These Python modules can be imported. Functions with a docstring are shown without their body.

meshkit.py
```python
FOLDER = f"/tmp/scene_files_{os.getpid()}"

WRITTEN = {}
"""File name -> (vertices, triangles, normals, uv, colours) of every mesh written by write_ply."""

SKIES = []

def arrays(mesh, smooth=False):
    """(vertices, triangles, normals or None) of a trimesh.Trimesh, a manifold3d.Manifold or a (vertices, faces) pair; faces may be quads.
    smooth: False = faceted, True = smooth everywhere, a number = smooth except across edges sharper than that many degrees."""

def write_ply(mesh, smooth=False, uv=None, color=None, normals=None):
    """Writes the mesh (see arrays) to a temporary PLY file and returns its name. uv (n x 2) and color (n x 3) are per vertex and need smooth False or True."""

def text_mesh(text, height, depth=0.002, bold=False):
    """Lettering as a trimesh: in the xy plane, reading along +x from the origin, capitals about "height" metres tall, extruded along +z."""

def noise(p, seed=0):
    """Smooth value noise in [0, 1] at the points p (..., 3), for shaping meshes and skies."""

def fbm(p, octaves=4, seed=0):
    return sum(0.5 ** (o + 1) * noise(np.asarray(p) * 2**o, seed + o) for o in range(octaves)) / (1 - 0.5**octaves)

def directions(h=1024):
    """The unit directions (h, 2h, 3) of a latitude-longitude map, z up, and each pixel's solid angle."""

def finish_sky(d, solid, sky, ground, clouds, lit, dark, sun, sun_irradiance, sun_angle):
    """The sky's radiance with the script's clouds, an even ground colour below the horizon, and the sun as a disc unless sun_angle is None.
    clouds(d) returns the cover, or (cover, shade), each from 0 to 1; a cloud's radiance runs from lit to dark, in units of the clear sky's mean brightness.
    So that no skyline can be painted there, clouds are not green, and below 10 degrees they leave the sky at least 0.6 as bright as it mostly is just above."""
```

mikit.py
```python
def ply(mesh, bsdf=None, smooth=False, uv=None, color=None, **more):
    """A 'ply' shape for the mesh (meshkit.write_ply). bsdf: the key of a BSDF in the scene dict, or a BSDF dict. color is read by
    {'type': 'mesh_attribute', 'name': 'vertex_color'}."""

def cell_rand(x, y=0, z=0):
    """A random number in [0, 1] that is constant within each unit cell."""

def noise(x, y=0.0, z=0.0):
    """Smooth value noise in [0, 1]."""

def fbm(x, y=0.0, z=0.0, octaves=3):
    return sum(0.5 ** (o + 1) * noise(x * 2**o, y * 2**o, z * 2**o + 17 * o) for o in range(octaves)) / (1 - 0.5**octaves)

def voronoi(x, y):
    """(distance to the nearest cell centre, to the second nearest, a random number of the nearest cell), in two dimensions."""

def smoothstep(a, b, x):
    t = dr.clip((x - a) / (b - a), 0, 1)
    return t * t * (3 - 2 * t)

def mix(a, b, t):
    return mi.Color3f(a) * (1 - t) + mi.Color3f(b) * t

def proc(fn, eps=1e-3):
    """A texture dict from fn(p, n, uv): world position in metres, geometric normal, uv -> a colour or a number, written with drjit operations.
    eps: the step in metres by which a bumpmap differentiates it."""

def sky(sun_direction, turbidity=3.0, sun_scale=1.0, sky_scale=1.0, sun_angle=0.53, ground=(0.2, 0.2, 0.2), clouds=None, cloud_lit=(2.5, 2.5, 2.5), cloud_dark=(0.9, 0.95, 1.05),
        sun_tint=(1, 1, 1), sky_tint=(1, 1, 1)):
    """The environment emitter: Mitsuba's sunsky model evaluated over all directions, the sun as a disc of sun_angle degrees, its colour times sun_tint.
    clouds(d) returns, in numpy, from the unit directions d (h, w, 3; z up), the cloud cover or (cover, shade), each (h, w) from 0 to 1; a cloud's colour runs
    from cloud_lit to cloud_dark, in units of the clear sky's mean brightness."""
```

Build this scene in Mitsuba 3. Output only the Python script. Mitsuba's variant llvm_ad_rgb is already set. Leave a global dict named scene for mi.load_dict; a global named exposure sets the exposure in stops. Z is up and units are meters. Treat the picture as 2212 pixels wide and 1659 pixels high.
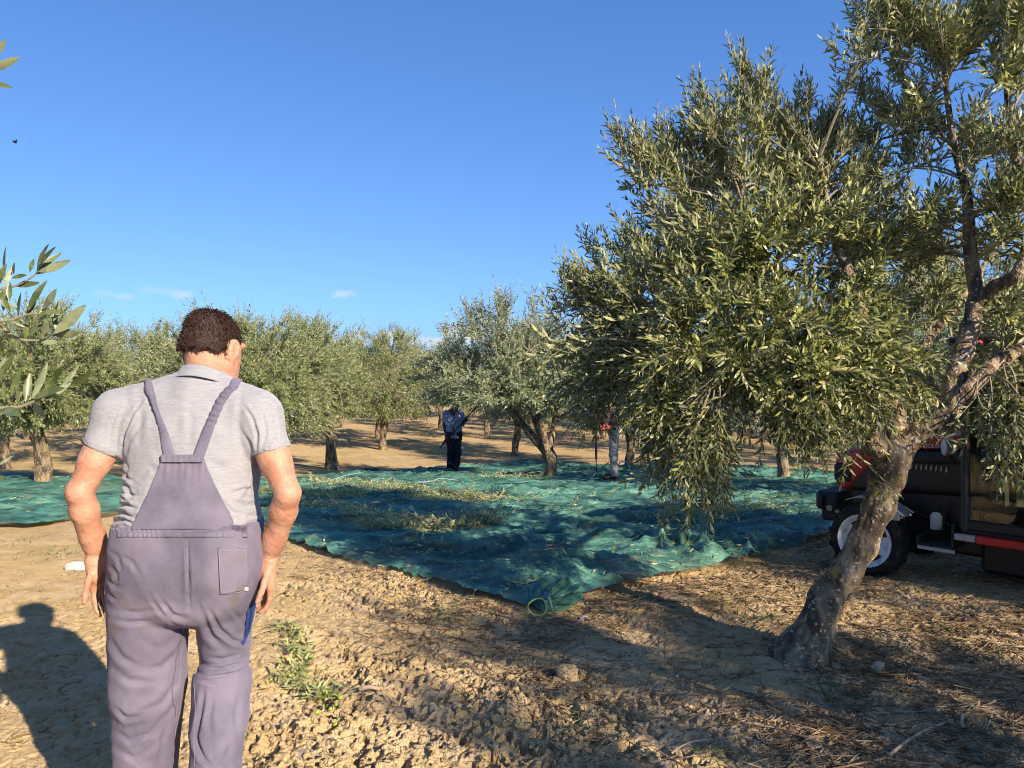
import math
import numpy as np
import trimesh
import drjit as dr
import mitsuba as mi
import mikit, meshkit
from mikit import proc, noise, fbm, cell_rand, smoothstep, mix
from scipy.interpolate import PchipInterpolator
from scipy.spatial import cKDTree
import shapely

T = mi.ScalarTransform4f
scene, labels = {}, {}

# ------------------------------------------------------------------ camera, sky, exposure
F, CX, CY = 1661.0, 1106.0, 829.5          # focal length and centre of the photograph, in pixels of a 2212 x 1659 view of it
EYE = np.array([0.0, 0.0, 1.58])
PITCH = math.atan((CY - 790.0) / F)
FWD = np.array([0, math.cos(PITCH), -math.sin(PITCH)])
UP = np.array([0, math.sin(PITCH), math.cos(PITCH)])
scene['camera'] = {'type': 'perspective', 'fov': 2 * math.degrees(math.atan(CX / F)), 'fov_axis': 'x', 'near_clip': 0.05, 'far_clip': 20000.0,
                   'to_world': T().look_at(origin=EYE.tolist(), target=(EYE + FWD).tolist(), up=[0, 0, 1])}
SUN = np.array([0.576, -0.690, 0.438]); SUN /= np.linalg.norm(SUN)
exposure = 1.88

CLOUDS = []                                # (azimuth to the right of the view, elevation, half width, half height, cover), degrees
for cx, cy, rx, ry, a in [(215, 634, 30, 7, .18), (262, 641, 26, 8, .42), (345, 629, 55, 9, .22), (398, 636, 24, 10, .5), (742, 636, 26, 9, .5), (770, 724, 30, 15, .95),
                          (862, 728, 55, 16, 1.0), (1010, 720, 90, 26, 1.0), (700, 742, 120, 9, .5), (558, 734, 36, 12, .95), (380, 742, 120, 12, .8), (930, 738, 160, 14, .8),
                          (230, 735, 140, 10, .5), (1200, 735, 120, 14, .6), (1500, 730, 180, 12, .5)]:
    CLOUDS.append((math.atan((cx - CX) / F), (790 - cy) / F * math.cos(math.atan((cx - CX) / F)), rx / F, ry / F, a))


def clouds(d):
    az, el = np.arctan2(d[..., 0], d[..., 1]), np.arcsin(np.clip(d[..., 2], -1, 1))
    near = (el < 0.2) & (np.abs(az) < 0.9)
    cover = np.zeros(az.shape)
    q = np.stack([az[near] * 70, el[near] * 130, 0 * az[near]], -1)
    n = meshkit.fbm(q, 4, 5)
    c = np.zeros(len(n))
    for a0, e0, ra, re, k in CLOUDS:
        r = np.sqrt(((az[near] - a0) / ra) ** 2 + ((el[near] - e0) / re) ** 2)
        c = np.maximum(c, k * np.clip(1.75 - 1.15 * r - 1.5 * (1 - n), 0, 1) ** .8)
    cover[near] = c
    return cover, 0.25 * cover


scene['sky'] = mikit.sky(SUN.tolist(), turbidity=3.0, sun_scale=1.7, ground=(0.25, 0.19, 0.12), clouds=clouds, cloud_lit=(2.6, 2.5, 2.4), cloud_dark=(1.7, 1.75, 1.85), sun_tint=(.95, 1.0, 1.20), sky_tint=(.70, 1.06, 1.76))

# ------------------------------------------------------------------ helpers


def at(px, py, d):
    """The point at depth y = d seen at the photograph's pixel (2212-wide view)."""
    r = FWD + np.array([1.0, 0, 0]) * (px - CX) / F - UP * (py - CY) / F
    return EYE + r * (d / r[1])


KY = [-400, -50, 1.6, 2.3, 3.2, 5, 6.5, 8, 10, 14.4, 17.9, 21, 26, 40, 100, 400, 9000]
KZ = [.10, .08, .07, .06, .0, -.03, -.09, -.17, -.33, -.68, -1.0, -1.2, -1.33, -1.4, -1.4, -1.4, -1.4]
_prof = PchipInterpolator(KY, KZ)


def ground0(x, y):
    """The lie of the land without its lumps."""
    x, y = np.asarray(x, float), np.asarray(y, float)
    q = np.stack(np.broadcast_arrays(x * .35, y * .35, 0 * x), -1)
    w = np.clip((60 - np.abs(y)) / 40, 0, 1)
    return _prof(y) + (meshkit.fbm(q, 2, 3) - .5) * .10 * w


def gp(px, py):
    """Where the view ray through a pixel meets the land."""
    d = 5.0
    for _ in range(60):
        p = at(px, py, d)
        g = float(ground0(p[0], p[1]))
        slope = (py - 790.0) / F
        d += .6 * ((EYE[2] - g) / slope - d)
    p = at(px, py, d)
    return np.array([p[0], p[1], float(ground0(p[0], p[1]))])


def lin(r, g, b):
    c = np.array([r, g, b]) / 255.0
    return np.where(c < .04045, c / 12.92, ((c + .055) / 1.055) ** 2.4).tolist()


def unit(v):
    v = np.asarray(v, float)
    return v / np.maximum(np.linalg.norm(v, axis=-1, keepdims=True), 1e-12)


def rgb(*c):
    return {'type': 'rgb', 'value': [float(x) for x in c]}


def both(b):
    return {'type': 'twosided', 'b': b}


def pbr(color, rough=.6, spec=.5, **k):
    c = rgb(*color) if isinstance(color, (list, tuple)) else color
    return {'type': 'principled', 'base_color': c, 'roughness': rough, 'specular': spec, **k}


def bsdf(name, d):
    scene[name] = d
    return name


used = {}


def numbered(name):
    n = used.get(name, 0)
    used[name] = n + 1
    return name if n == 0 else f'{name}_{n:03d}'


def thing(name, label, cat, group=None, kind=None):
    key = numbered(name)
    labels[key] = {'label': label, 'category': cat}
    if group:
        labels[key]['group'] = group
    if kind:
        labels[key]['kind'] = kind
    return key


def put(parent, name, mesh, mat, smooth=False, label=None, kind=None, **k):
    key = numbered(f'{parent}__{name}' if parent else name)
    scene[key] = mikit.ply(mesh, mat, smooth, **k)
    if label or kind:
        labels[key] = {}
        if label: labels[key]['label'] = label
        if kind: labels[key]['kind'] = kind
    return key


def cat(meshes):
    """Joins (v, f) pairs."""
    vs, fs, n = [], [], 0
    for v, f in meshes:
        vs.append(np.asarray(v, float)); fs.append(np.asarray(f, int) + n); n += len(v)
    return np.vstack(vs), np.vstack(fs)


def vf(m):
    return np.array(m.vertices), np.array(m.faces)


def tube(pts, rad, sides=8, caps=True, wobble=0.0, seed=0):
    """A swept tube with its own radius at each point."""
    pts = np.asarray(pts, float); n = len(pts)
    rad = np.broadcast_to(np.asarray(rad, float), (n,))
    t = unit(np.gradient(pts, axis=0))
    a = np.cross(t[0], [0, 0, 1.0] if abs(t[0][2]) < .9 else [1.0, 0, 0]); a /= np.linalg.norm(a)
    ang = np.arange(sides) * 2 * np.pi / sides
    rows = []
    r_ = np.random.RandomState(seed)
    ph = r_.rand(4) * 6.28
    for i in range(n):
        a = a - t[i] * (a @ t[i]); a /= np.linalg.norm(a)
        b = np.cross(t[i], a)
        rr = rad[i] * (1 + wobble * (np.sin(2 * ang + ph[0] + i * .7) + .7 * np.sin(3 * ang + ph[1] - i * .5) + .5 * np.sin(5 * ang + ph[2] + i * 1.1)))
        rows.append(pts[i] + (np.cos(ang) * rr)[:, None] * a + (np.sin(ang) * rr)[:, None] * b)
    v = np.vstack(rows)
    i, j = np.meshgrid(np.arange(n - 1), np.arange(sides), indexing='ij')
    p, q = (i * sides + j).ravel(), (i * sides + (j + 1) % sides).ravel()
    f = np.vstack([np.stack([p, q, q + sides], 1), np.stack([p, q + sides, p + sides], 1)])
    if caps:
        k = len(v)
        v = np.vstack([v, pts[:1], pts[-1:]])
        j = np.arange(sides); j2 = (j + 1) % sides
        f = np.vstack([f, np.stack([j2, j, j * 0 + k], 1), np.stack([(n - 1) * sides + j, (n - 1) * sides + j2, j * 0 + k + 1], 1)])
    return v, f


def spline(pts, n=24):
    pts = np.asarray(pts, float)
    s = np.r_[0, np.cumsum(np.linalg.norm(np.diff(pts, axis=0), axis=1))]
    u = np.linspace(0, s[-1], n)
    return PchipInterpolator(s, pts, axis=0)(u)


def box(lo, hi, r=.01):
    """A box with chamfered edges."""
    import manifold3d as m3
    lo, hi = np.asarray(lo, float), np.asarray(hi, float)
    r = min(r, *(.45 * (hi - lo)))
    c = []
    for k in range(3):
        e = np.full(3, r); e[k] = 0
        c.append([[x, y, z] for x in (lo[0] + e[0], hi[0] - e[0]) for y in (lo[1] + e[1], hi[1] - e[1]) for z in (lo[2] + e[2], hi[2] - e[2])])
    m = m3.Manifold.hull_points(np.vstack(c).astype(np.float32)).to_mesh()
    return np.array(m.vert_properties[:, :3], float), np.array(m.tri_verts)


def hull(points):
    import manifold3d as m3
    m = m3.Manifold.hull_points(np.asarray(points, np.float32)).to_mesh()
    return np.array(m.vert_properties[:, :3], float), np.array(m.tri_verts)


def cyl(a, b, r, sides=20, r2=None):
    return tube([a, b], [r, r if r2 is None else r2], sides)


def lathe(profile, c, axis, sides=40):
    """Turns (distance along the axis, radius) pairs round the axis."""
    axis = unit(axis)
    a = unit(np.cross(axis, [0, 0, 1.0] if abs(axis[2]) < .9 else [1.0, 0, 0])); b = np.cross(axis, a)
    ang = np.arange(sides) * 2 * np.pi / sides
    ring = np.cos(ang)[:, None] * a + np.sin(ang)[:, None] * b
    v = np.vstack([np.asarray(c) + h * axis + r * ring for h, r in profile])
    n = len(profile)
    i, j = np.meshgrid(np.arange(n - 1), np.arange(sides), indexing='ij')
    p, q = (i * sides + j).ravel(), (i * sides + (j + 1) % sides).ravel()
    return v, np.vstack([np.stack([p, q, q + sides], 1), np.stack([p, q + sides, p + sides], 1)])


def prism(poly, w0, w1, axis=1):
    """Extrudes a polygon of (first, third) coordinates along the second axis."""
    m = trimesh.creation.extrude_polygon(shapely.Polygon(poly), w1 - w0, engine='earcut')
    v, f = vf(m)
    v = np.stack([v[:, 0], v[:, 2] + w0, v[:, 1]], 1)
    return v, f[:, ::-1]


def nets(Fd, org, h):
    """Naive surface nets of the field Fd (negative inside)."""
    ins = Fd < 0
    nx, ny, nz = Fd.shape
    c = [ins[a:nx - 1 + a, b:ny - 1 + b, e:nz - 1 + e] for a in (0, 1) for b in (0, 1) for e in (0, 1)]
    s = sum(x.astype(np.int8) for x in c)
    ci = np.argwhere((s > 0) & (s < 8))
    idx = -np.ones((nx - 1, ny - 1, nz - 1), np.int32)
    idx[tuple(ci.T)] = np.arange(len(ci))
    corners = [(a, b, e) for a in (0, 1) for b in (0, 1) for e in (0, 1)]
    val = np.stack([Fd[ci[:, 0] + a, ci[:, 1] + b, ci[:, 2] + e] for a, b, e in corners], 1)
    P = np.array(corners, float)
    acc, cnt = np.zeros((len(ci), 3)), np.zeros(len(ci))
    for i in range(8):
        for j in range(i + 1, 8):
            if np.abs(P[i] - P[j]).sum() == 1:
                m = (val[:, i] < 0) != (val[:, j] < 0)
                t = val[m, i] / (val[m, i] - val[m, j])
                acc[m] += P[i] + t[:, None] * (P[j] - P[i]); cnt[m] += 1
    v = (ci + acc / cnt[:, None]) * h + org
    faces = []
    for ax in range(3):
        sl0, sl1 = [slice(None)] * 3, [slice(None)] * 3
        sl0[ax], sl1[ax] = slice(0, -1), slice(1, None)
        a, b = ins[tuple(sl0)], ins[tuple(sl1)]
        e = np.argwhere(a != b)
        o1, o2 = [(1, 2), (2, 0), (0, 1)][ax]
        e = e[(e[:, o1] > 0) & (e[:, o2] > 0) & (e[:, o1] < Fd.shape[o1] - 1) & (e[:, o2] < Fd.shape[o2] - 1)]
        d1, d2 = np.zeros(3, int), np.zeros(3, int)
        d1[o1], d2[o2] = 1, 1
        q = [idx[tuple(x.T)] for x in (e - d1 - d2, e - d2, e, e - d1)]
        flip = ~a[tuple(e.T)]
        q = np.stack(q, 1)
        q[flip] = q[flip][:, ::-1]
        faces.append(q)
    q = np.vstack(faces)
    return v, np.vstack([q[:, [0, 1, 2]], q[:, [0, 2, 3]]])


class Field:
    """A body as a distance field, blended from tapered capsules and ellipsoids."""
    def __init__(s, lo, hi, h):
        s.lo, s.h = np.asarray(lo, float), h
        n = np.ceil((np.asarray(hi) - s.lo) / h).astype(int) + 1
        s.n = n
        s.ax = [s.lo[i] + np.arange(n[i]) * h for i in range(3)]
        s.F = np.full(n, .2, np.float32)

    def sub(s, lo, hi):
        i0 = np.clip(np.floor((np.asarray(lo) - s.lo) / s.h).astype(int), 0, s.n)
        i1 = np.clip(np.ceil((np.asarray(hi) - s.lo) / s.h).astype(int) + 1, 0, s.n)
        sl = tuple(slice(a, b) for a, b in zip(i0, i1))
        g = [s.ax[i][sl[i]].astype(np.float32) for i in range(3)]
        return sl, g[0][:, None, None], g[1][None, :, None], g[2][None, None, :]

    def blend(s, sl, d, k, cut=False):
        A = s.F[sl]
        if A.size == 0: return
        if cut:
            s.F[sl] = np.maximum(A, -d); return
        if k <= 0:
            s.F[sl] = np.minimum(A, d); return
        t = np.clip(.5 + .5 * (A - d) / k, 0, 1)
        s.F[sl] = A * (1 - t) + d * t - k * t * (1 - t)

    def cap(s, a, b, ra, rb=None, k=.02, sy=1.0, cut=False):
        a, b = np.asarray(a, float), np.asarray(b, float); rb = ra if rb is None else rb
        m = max(ra, rb) * max(1, sy) + k + 3 * s.h
        sl, x, y, z = s.sub(np.minimum(a, b) - m, np.maximum(a, b) + m)
        ba = b - a; L = max(ba @ ba, 1e-9)
        t = np.clip(((x - a[0]) * ba[0] + (y - a[1]) * ba[1] + (z - a[2]) * ba[2]) / L, 0, 1)
        d = np.sqrt((x - a[0] - t * ba[0]) ** 2 + ((y - a[1] - t * ba[1]) / sy) ** 2 + (z - a[2] - t * ba[2]) ** 2) - (ra + (rb - ra) * t)
        s.blend(sl, d.astype(np.float32), k, cut)

    def ell(s, c, r, k=.02, R=None, cut=False):
        c, r = np.asarray(c, float), np.asarray(r, float)
        m = max(r) + k + 3 * s.h
        sl, x, y, z = s.sub(c - m, c + m)
        R = np.eye(3) if R is None else R
        p = [R[i, 0] * (x - c[0]) + R[i, 1] * (y - c[1]) + R[i, 2] * (z - c[2]) for i in range(3)]
        k0 = np.sqrt(sum((p[i] / r[i]) ** 2 for i in range(3)))
        k1 = np.sqrt(sum((p[i] / r[i] ** 2) ** 2 for i in range(3)))
        s.blend(sl, (k0 * (k0 - 1) / np.maximum(k1, 1e-6)).astype(np.float32), k, cut)

    def loft(s, tab, k=.02, n=2.4):
        """Stacked rings: rows of z, cx, half width, cy, half depth."""
        tab = np.array(sorted(tab), float)
        lo = [np.min(tab[:, 1] - tab[:, 2]) - .06, np.min(tab[:, 3] - tab[:, 4]) - .06, tab[0, 0]]
        hi = [np.max(tab[:, 1] + tab[:, 2]) + .06, np.max(tab[:, 3] + tab[:, 4]) + .06, tab[-1, 0]]
        sl, x, y, z = s.sub(lo, hi)
        f = [PchipInterpolator(tab[:, 0], tab[:, i])(np.clip(z.ravel(), tab[0, 0], tab[-1, 0]))[None, None, :] for i in (1, 2, 3, 4)]
        q = (np.abs((x - f[0]) / f[1]) ** n + np.abs((y - f[2]) / f[3]) ** n) ** (1 / n)
        d = (q - 1) * np.minimum(f[1], f[3])
        d = np.maximum(d, np.maximum(tab[0, 0] - z, z - tab[-1, 0]))
        s.blend(sl, d.astype(np.float32), k)

    def plane(s, p, n, lo=None, hi=None):
        """Keeps what lies behind the plane; a box limits the cut."""
        n = unit(n)
        sl, x, y, z = s.sub(s.lo if lo is None else lo, s.ax and [a[-1] for a in s.ax] if hi is None else hi)
        d = (x - p[0]) * n[0] + (y - p[1]) * n[1] + (z - p[2]) * n[2]
        s.F[sl] = np.maximum(s.F[sl], d.astype(np.float32))

    def mesh(s, it=6):
        Fp = np.pad(s.F, 1, constant_values=.2)
        v, f = nets(Fp, s.lo - s.h, s.h)
        m = trimesh.Trimesh(v, f, process=False)
        if it:
            trimesh.smoothing.filter_taubin(m, lamb=.5, nu=.52, iterations=it)
        return m

    def value(s, p):
        from scipy.ndimage import map_coordinates
        q = (np.asarray(p) - s.lo) / s.h
        return map_coordinates(s.F, q.T, order=1, mode='nearest')

    def snap(s, p, off=0.0, it=12):
        p = np.array(p, float)
        e = s.h
        for _ in range(it):
            g = np.stack([s.value(p + e * d) - s.value(p - e * d) for d in np.eye(3)], 1)
            p -= unit(g) * np.clip(s.value(p) - off, -.03, .03)[:, None]
        return p, unit(g)


def placed(m, mat):
    v, f = m if isinstance(m, tuple) else vf(m)
    mat = np.asarray(mat)
    return v @ mat[:3, :3].T + mat[:3, 3], f
# ------------------------------------------------------------------ materials of the land and the trees


def f_soil(p, n, uv):
    a = fbm(p.x * .9, p.y * .9, 3.0, 3)
    b = fbm(p.x * 14, p.y * 14, p.z * 14, 3)
    c = noise(p.x * 130, p.y * 130, p.z * 130)
    col = mix((.40, .295, .150), (.54, .415, .225), smoothstep(.25, .75, a * .5 + b * .5))
    col = mix(col, (.33, .235, .13), smoothstep(.60, .85, b) * .5)
    col = mix(col, (.60, .49, .32), smoothstep(.78, .95, c) * .55)
    d = smoothstep(.52, .68, fbm(p.x * 5 + 3, p.y * 5, 1.0, 3))
    col = mix(col, (.57, .455, .30), d * .45)
    g = smoothstep(.58, .8, fbm(p.x * .25 + 9, p.y * .25, 0.0, 3)) * smoothstep(12.0, 26.0, p.y) * smoothstep(.35, .6, noise(p.x * 3, p.y * 3))
    return mix(col, (.30, .27, .13), g * .5)


def f_soil_h(p, n, uv):
    a = dr.abs(2 * noise(p.x * 48, p.y * 48, p.z * 48) - 1)
    b = dr.abs(2 * noise(p.x * 105 + 3, p.y * 105, p.z * 105) - 1)
    return .009 * fbm(p.x * 26, p.y * 26, p.z * 26, 3) + .010 * dr.sqrt(a) + .006 * dr.sqrt(b)


bsdf('soil', {'type': 'bumpmap', 'b': both({'type': 'diffuse', 'reflectance': proc(f_soil)}), 't': proc(f_soil_h, 2e-3), 'scale': 1.0})


def f_bark(p, n, uv):
    a = fbm(p.x * 22, p.y * 22, p.z * 7, 4)
    col = mix((.07, .052, .036), (.32, .25, .165), smoothstep(.30, .74, a))
    l = smoothstep(.66, .71, fbm(p.x * 62 + 4, p.y * 62, p.z * 55, 2))
    col = mix(col, (.44, .43, .37), l * .8)
    m = smoothstep(.60, .70, fbm(p.x * 9 + 31, p.y * 9, p.z * 9, 3)) * smoothstep(.4, .6, noise(p.x * 60, p.y * 60, p.z * 60))
    return mix(col, (.34, .27, .06), m * .7)


def f_bark_h(p, n, uv):
    a = fbm(p.x * 40, p.y * 40, p.z * 15, 3)
    return .02 * a + .006 * noise(p.x * 160, p.y * 160, p.z * 90)


bsdf('bark', {'type': 'bumpmap', 'b': both(pbr(proc(f_bark), .85, .2)), 't': proc(f_bark_h, 2e-3), 'scale': 1.0})
bsdf('twig_bark', both(pbr((.27, .24, .17), .8, .2)))


def leaf_pair(name, dark, mid, pale, under, rough, freq, spec=.5):
    def f_top(p, n, uv):
        r = cell_rand(p.x * freq, p.y * freq, p.z * freq)
        b = noise(p.x * 1.6, p.y * 1.6, p.z * 1.6)
        return mix(mix(dark, mid, smoothstep(.0, .75, r)), pale, smoothstep(.62, 1.0, r * .75 + b * .35))

    def f_under(p, n, uv):
        r = cell_rand(p.x * freq, p.y * freq, p.z * freq + 5)
        return mix(np.multiply(under, .72).tolist(), np.multiply(under, 1.18).tolist(), r)

    bsdf(name, {'type': 'twosided', 'a': pbr(proc(f_top), rough, spec), 'b': pbr(proc(f_under), .75, .3)})


leaf_pair('leaf_near', (.045, .065, .018), (.18, .21, .055), (.44, .44, .155), (.33, .355, .185), .38, 31.0, .45)
leaf_pair('leaf_far', (.085, .115, .035), (.20, .25, .085), (.37, .41, .17), (.36, .40, .22), .50, 14.0, .4)
leaf_pair('leaf_grey', (.10, .135, .065), (.21, .26, .135), (.36, .41, .24), (.38, .43, .29), .50, 14.0, .4)
leaf_pair('leaf_spray', (.065, .095, .028), (.105, .14, .045), (.15, .18, .07), (.27, .315, .18), .33, 40.0, .6)
leaf_pair('leaf_cut', (.15, .17, .055), (.37, .39, .15), (.58, .57, .27), (.47, .49, .26), .55, 23.0, .4)

# ------------------------------------------------------------------ the ground


def axis_steps(dense0, dense1, step, ends, grow):
    a = list(np.arange(dense0, dense1, step))
    s, x = step, a[-1]
    while x < ends[1]:
        s *= grow; x += s; a.append(x)
    s, x, lo = step, a[0], []
    while x > ends[0]:
        s *= grow; x -= s; lo.append(x)
    return np.array(lo[::-1] + a)


ROUGH = [(gp(700, 1560), .55), (gp(830, 1480), .45), (gp(900, 1650), .6), (gp(760, 1260), .45), (gp(860, 1290), .35), (gp(1150, 1560), .6), (gp(960, 1590), .5)]


def lumps(x, y):
    """Height of the clods and ruts on top of ground0."""
    p = np.stack([x, y, 0 * x], -1)
    fade = np.clip((16 - y) / 9, 0, 1) * np.clip((14 - np.abs(x)) / 8, 0, 1)
    rough = sum(np.exp(-((x - c[0]) ** 2 + (y - c[1]) ** 2) / r ** 2) for c, r in ROUGH)
    rough = .36 + 1.0 * np.clip(rough, 0, 1.2) + .7 * (meshkit.fbm(p * 1.3 + 5, 2, 8) - .5)
    rough = np.clip(rough, .32, 1.5)
    h = (meshkit.fbm(p * 2.2, 2, 1) - .5) * .075
    w = p + .06 * np.stack([meshkit.noise(p * 9, 21) - .5, meshkit.noise(p * 9, 22) - .5, 0 * x], -1)
    f1 = meshkit.fbm(w * 8, 4, 11) - .5
    pit = np.clip((meshkit.noise(w * 20, 15) * .5 + meshkit.noise(w * 41, 16) * .5 - .58) / .07, 0, 1) * (.45 + .8 * meshkit.noise(p * 2.1, 19))
    b2 = np.abs(2 * meshkit.noise(w * 33 + 3, 12) - 1)
    cl = .050 * f1 - .038 * pit + .015 * b2 ** .7 + .012 * np.abs(2 * meshkit.noise(w * 58 + 9, 17) - 1) ** .8
    return (h + (cl - .01) * rough + (meshkit.noise(p * 60, 14) - .5) * .008) * fade


gx = axis_steps(-3.4, 4.9, .0095, (-6000, 6000), 1.09)
gy = axis_steps(2.5, 6.6, .0095, (-6000, 9000), 1.06)
X, Y = np.meshgrid(gx, gy, indexing='ij')
Z = ground0(X, Y) + lumps(X, Y)
nxg, nyg = X.shape
i, j = np.meshgrid(np.arange(nxg - 1), np.arange(nyg - 1), indexing='ij')
q = (i * nyg + j).ravel()
gv = np.stack([X.ravel(), Y.ravel(), Z.ravel()], 1)
gf = np.vstack([np.stack([q, q + nyg, q + nyg + 1], 1), np.stack([q, q + nyg + 1, q + 1], 1)])
labels['ground'] = {'kind': 'structure', 'label': 'bare tan soil of the olive grove, cloddy and strewn with straw', 'category': 'ground'}
put(None, 'ground', (gv, gf), 'soil', True)


def ground(x, y):
    return ground0(x, y) + lumps(np.asarray(x, float), np.asarray(y, float))


# far mountains, behind the trees
bsdf('mountain', {'type': 'diffuse', 'reflectance': rgb(.17, .165, .125)})
az = np.linspace(-.85, .85, 160)
rg = []
for k, (d, s) in enumerate([(4200, .0), (4600, .35), (5100, .8), (5600, 1.0), (6200, .7)]):
    h = s * 5000 * (.012 + .016 * meshkit.fbm(np.stack([az * 6 + 3, az * 0 + k * .15, az * 0], -1), 4, 6))
    rg.append(np.stack([d * np.sin(az), d * np.cos(az), h - 4 - 30 * (s == 0)], 1))
m_ = np.vstack(rg); na = len(az)
ii, jj = np.meshgrid(np.arange(4), np.arange(na - 1), indexing='ij'); q = (ii * na + jj).ravel()
labels['hills'] = {'kind': 'structure', 'label': 'low mountain ridge far beyond the grove', 'category': 'mountains'}
put(None, 'hills', (m_, np.vstack([np.stack([q, q + 1, q + na + 1], 1), np.stack([q, q + na + 1, q + na], 1)])), 'mountain', True)
# ------------------------------------------------------------------ olive trees


def leaf_mesh(O, D, N, L, W, detail=2, curl=.12):
    """Lance-shaped leaves: base points, directions, upper-side normals, lengths, widths."""
    D = unit(D); N = unit(N - D * np.sum(D * N, 1, keepdims=True)); S = np.cross(N, D)
    L, W = np.asarray(L)[:, None], np.asarray(W)[:, None] * .5
    n = len(O)
    c = curl * L if np.ndim(curl) == 0 else np.asarray(curl)[:, None] * L
    if detail == 1:
        V = np.stack([O, O + D * L * .48 - S * W, O + D * L * .48 + S * W, O + D * L - N * c], 1)
        Fq = np.array([[0, 1, 2], [2, 1, 3]])
    elif detail == 2:
        a, b = O + D * L * .32, O + D * L * .70 - N * c * .35
        V = np.stack([O, a - S * W * .92, a + S * W * .92, b - S * W * .78, b + S * W * .78, O + D * L - N * c], 1)
        Fq = np.array([[0, 1, 2], [2, 1, 3], [2, 3, 4], [4, 3, 5]])
    else:                                                       # folded along the midrib
        us, ws = [.10, .28, .52, .76, .91], [.34, .82, 1.0, .68, .33]
        P = [O]
        for u, w in zip(us, ws):
            m = O + D * L * u - N * c * u * u
            P += [m - S * W * w + N * W * w * .30, m, m + S * W * w + N * W * w * .30]
        P.append(O + D * L - N * c)
        V = np.stack(P, 1)
        Fq = [[0, 1, 2], [0, 2, 3]]
        for k in range(4):
            r = 1 + 3 * k
            Fq += [[r, r + 3, r + 4], [r, r + 4, r + 1], [r + 1, r + 4, r + 5], [r + 1, r + 5, r + 2]]
        Fq += [[13, 16, 14], [14, 16, 15]]
        Fq = np.array(Fq)
    k = V.shape[1]
    return V.reshape(-1, 3), (Fq[None] + (np.arange(n) * k)[:, None, None]).reshape(-1, 3)


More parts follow.
